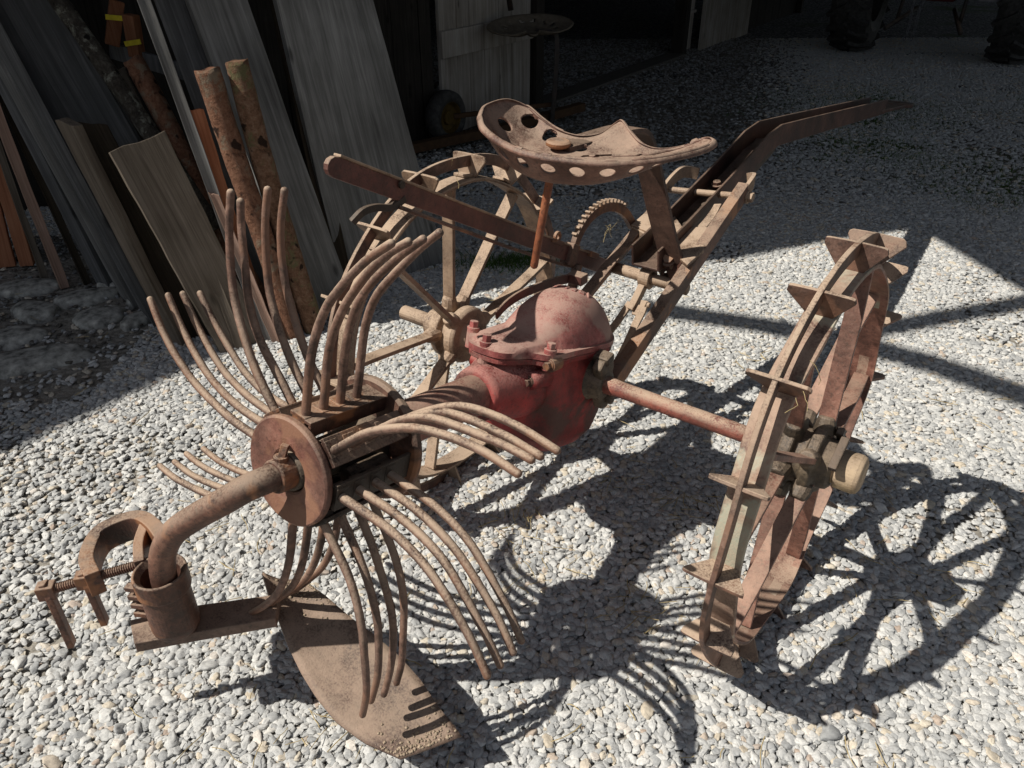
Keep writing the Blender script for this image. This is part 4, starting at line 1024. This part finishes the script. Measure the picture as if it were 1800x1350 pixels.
for x in (.05, 3.18, 5.38, 8.0):
    bm = B(); box(bm, (x, -.02, 1.5), (.12, .14, 3.0)); link('post', bm, BARNWOOD, barn, bevel=.006)
def door(x0, x1, z0, z1, y, rails, label):
    bm = B(); planks(bm, x0, x1, z0, z1, y, .17, .028); d = link('door', bm, WHITEWOOD, barn, bevel=.003, label=label)
    for zr, hh in rails:
        bm = B(); box(bm, ((x0+x1)/2, y-.026, zr), (x1-x0, .024, hh)); link('rail', bm, WHITEWOOD, d, bevel=.003)
    return d
door(-1.19, -.02, .02, 2.22, -.03, ((.62, .17), (1.75, .16)), 'dirty white plank door on the left, behind the second pan seat')
door(3.24, 3.50, .03, 2.2, -.02, ((.42, .03),), 'narrow white door leaf beside the post')
door(3.58, 5.30, -.02, 2.22, -.10, ((.62, .10), (1.7, .15)), 'wide dirty white plank door on the right')
bm = B(); box(bm, (1.6, -.02, .0), (3.1, .22, .05)); link('sill', bm, CONC, barn, bevel=.01)
# roof slab out of view, outline shaped to cast the yard's shade edge
RO = [(-1.9, 1.5), (-1.55, 1.87), (-1.16, 2.37), (-.80, 2.78), (-.51, 3.00), (.29, 3.15), (1.04, 3.36), (1.55, 3.58), (2.10, 3.76), (2.22, 2.92), (2.6, 2.45), (4.2, 2.2), (11, 4.0), (20, 9), (20, 26), (-12, 26), (-12, -1), (-3.5, -.5)]
bm = B(); inv = barn.matrix_world.copy()
Rb = Matrix.Translation((.13, 6.58, 0)) @ Matrix.Rotation(math.atan2(.84, .54), 4, 'Z'); inv = Rb.inverted()
extrude_poly(bm, [inv @ V((x-4.6*SX, y-4.6*SY, 4.6)) for x, y in RO], (0, 0, 1), .08); link('shade_roof', bm, CASTERM, barn)
for P_, w_ in (([(.50, 2.87), (.75, 2.77), (1.0, 2.68), (1.29, 2.54), (1.52, 2.37), (1.80, 2.08), (2.6, 1.2)], .10), ([(1.30, 2.61), (1.50, 2.67), (1.78, 2.77), (2.11, 2.88), (2.6, 3.05)], .11)):
    bm = B(); sweep(bm, [inv @ V((x-4.4*SX, y-4.4*SY, 4.4)) for x, y in P_], w_, .08); link('shadow_pole', bm, CASTERM, barn)  # unseen poles, added only to throw the two shadow bands

# ------------------------------------------------------------------ second implement with pan seat, in the dark by the door
t = empty('farm_implement', (.05, 5.9, 0), 0, label='old implement by the left door with a second pan seat and yellow-rimmed wheel', cat='farm implement')
def dish(par, loc, s, rz, mat, name='seat'):
    bm = B(); c = bm.verts.new((0, 0, -.03)); L = []
    o = []
    for k in range(60):
        a = 2*PI*k/60; r = 1-.10*math.cos(2*a+PI)
        d = min(abs(a-PI*.5), 2*PI-abs(a-PI*.5)); r -= .38*math.exp(-((abs(d)-.33)/.17)**2)
        o.append((a, r))
    for i in range(1, 13):
        f = i/12; L.append([bm.verts.new((math.cos(a)*r*f*.27, math.sin(a)*r*f*.19, -.03+.05*f**3)) for a, r in o])
    L.append([bm.verts.new((math.cos(a)*(r+.04)*.27, math.sin(a)*(r+.04)*.19, .012)) for a, r in o])
    for k in range(60): bm.faces.new((c, L[0][k], L[0][(k+1) % 60]))
    for a, b in zip(L, L[1:]):
        for k in range(60): bm.faces.new((a[k], b[k], b[(k+1) % 60], a[(k+1) % 60]))
    bm.faces.ensure_lookup_table()
    kill = [f for f in bm.faces if any((f.calc_center_median().xy-V((.19*math.cos(q), .125*math.sin(q)))).length < .016 for q in [2*PI*j/14 for j in range(14)])]
    bmesh.ops.delete(bm, geom=kill, context='FACES')
    ob = link(name, bm, mat, par, smooth=True, mw=Matrix.Translation(loc) @ Matrix.Rotation(rz, 4, 'Z') @ Matrix.Diagonal((s, s, s, 1)))
    ob.modifiers.new('thick', 'SOLIDIFY').thickness = .008; return ob
SEAT2 = plain('old_seat_iron', (.12, .10, .075), .8)
sd2 = dish(t, (.085, 0, .69), 1.02, PI+.15, SEAT2); sd2.matrix_local = Matrix.Translation((.085, 0, .69)) @ Matrix.Rotation(.28, 4, 'X') @ Matrix.Rotation(PI+.15, 4, 'Z')
bm = B(); sweep(bm, catmull([(.13, .03, .665), (.24, .0, .655), (.275, -.01, .60), (.27, -.02, .35), (.25, -.03, .03)], 6), .03, .05, up=V((0, 1, 0))); link('seat_post', bm, DARKM, t)
bm = B(); tube(bm, [(-.05, .15, .78), (-.12, .15, 1.2)], .02, 12); link('lever', bm, DARKM, t, smooth=True)
wc = V((-.50, -.42, .175)); wa = V((.80, -.60, 0)).normalized()
bm = B(); lathe(bm, wc, wa, [(-.05, .105), (-.055, .15), (-.035, .172), (0, .178), (.035, .172), (.055, .15), (.05, .105)], 48, True); wh = link('wheel', bm, RUBBER, t, smooth=True)
bm = B(); lathe(bm, wc, wa, [(-.03, .10), (.045, .108), (.05, .10), (.02, .085), (.015, .05), (.035, .045), (.035, .015)], 40); link('rim', bm, YELLOWP, wh, bevel=.003)
bm = B(); sweep(bm, [(-.72, -.80, .06), (-.10, -.30, .07), (.5, .3, .09)], .07, .06); sweep(bm, [(-.45, -.40, .175), (.25, .0, .17)], .03, .03); link('beam', bm, plain('dull_brown_iron', (.075, .04, .02)), t, bevel=.004)

# ------------------------------------------------------------------ tractor standing with its back to the yard
tr = empty('tractor', (4.35, 8.75, 0), math.atan2(-.83, 1.30)+0, label='dark red tractor parked at the far right with large lugged rear tyres', cat='tractor')
def tyre(x, lab=None):
    R_, W_ = .74, .40; c = V((x, .35, R_)); ax = V((1, 0, 0))
    bm = B(); lathe(bm, c, ax, [(-W_*.42, .42), (-W_*.5, .52), (-W_*.46, .66), (-W_*.3, .70), (0, .71), (W_*.3, .70), (W_*.46, .66), (W_*.5, .52), (W_*.42, .42)], 64, True)
    for k in range(22):
        for sgn in (1, -1):
            a = 2*PI*(k+(.5 if sgn > 0 else 0))/22; Q = [];
            for f in (0, .33, .66, 1):
                aa = a+.20*f; rr = .715-.05*f*f; Q.append(c+ax*sgn*(.005+W_*.50*f)+V((0, math.cos(aa), math.sin(aa)))*rr)
            rad = V((0, math.cos(a+.1), math.sin(a+.1))); sweep(bm, Q, .045, .055, up=rad)
    wv = link('rear_wheel', bm, RUBBER, tr)
    bm = B(); lathe(bm, c, ax, [(-.15, .42), (-.17, .45), (-.15, .40), (-.06, .36), (-.06, .12), (-.12, .11), (-.12, .02)], 40); link('rim', bm, TRACTORRED, wv)
tyre(-.78); tyre(.78)
bm = B(); box(bm, (0, .45, .78), (.34, .8, .42)); cyl(bm, (-.6, .35, .74), (.6, .35, .74), .09, .09, 20); box(bm, (0, 1.6, .85), (.42, 1.8, .5)); link('body', bm, TRACTORRED, tr, bevel=.03)
for s in (-1, 1):
    bm = B(); sweep(bm, catmull([(s*.80, -.38, .95), (s*.80, -.2, 1.35), (s*.80, .2, 1.56), (s*.80, .7, 1.5), (s*.80, 1.0, 1.2)], 5), .42, .02, up=V((0, -.5, 1))); link('fender', bm, TRACTORRED, tr)
    bm = B(); tube(bm, [(s*.18, .1, .50), (s*.34, -.55, .36)], .022, 10); tube(bm, [(s*.28, 0, .95), (s*.29, -.28, .42)], .018, 10); link('lift_arm', bm, DARKM, tr, smooth=True)
bm = B(); lathe(bm, (-.50, -.10, .86), (0, -1, 0), [(0, .05), (.03, .05), (.045, .03)], 20); link('tail_lamp', bm, LAMPRED, tr, smooth=True)
bm = B(); box(bm, (.52, -.12, .62), (.26, .16, .02)); link('foot_plate', bm, STEEL, tr, bevel=.004)
# hanging chain
ch = empty('chain', (3.93, 8.35, .26), 0, label='steel chain hanging down behind the tractor', cat='chain')
for c_ in range(2):
    bm = B()
    for k in range(26):
        z = .02+.034*k; x = .06*c_+.010*math.sin(k*.5+c_)+.004*k*(1 if c_ else .3); M_ = Matrix.Translation((x, 0, z)) @ Matrix.Rotation(PI/2*(k % 2)+.3, 4, 'Z')
        pts = [M_ @ V((.012*math.cos(q), 0, .024*math.sin(q))) for q in [2*PI*j/10 for j in range(11)]]; tube(bm, pts, .0045, 6, cap=False)
    link('strand', bm, STEEL, ch, smooth=True)
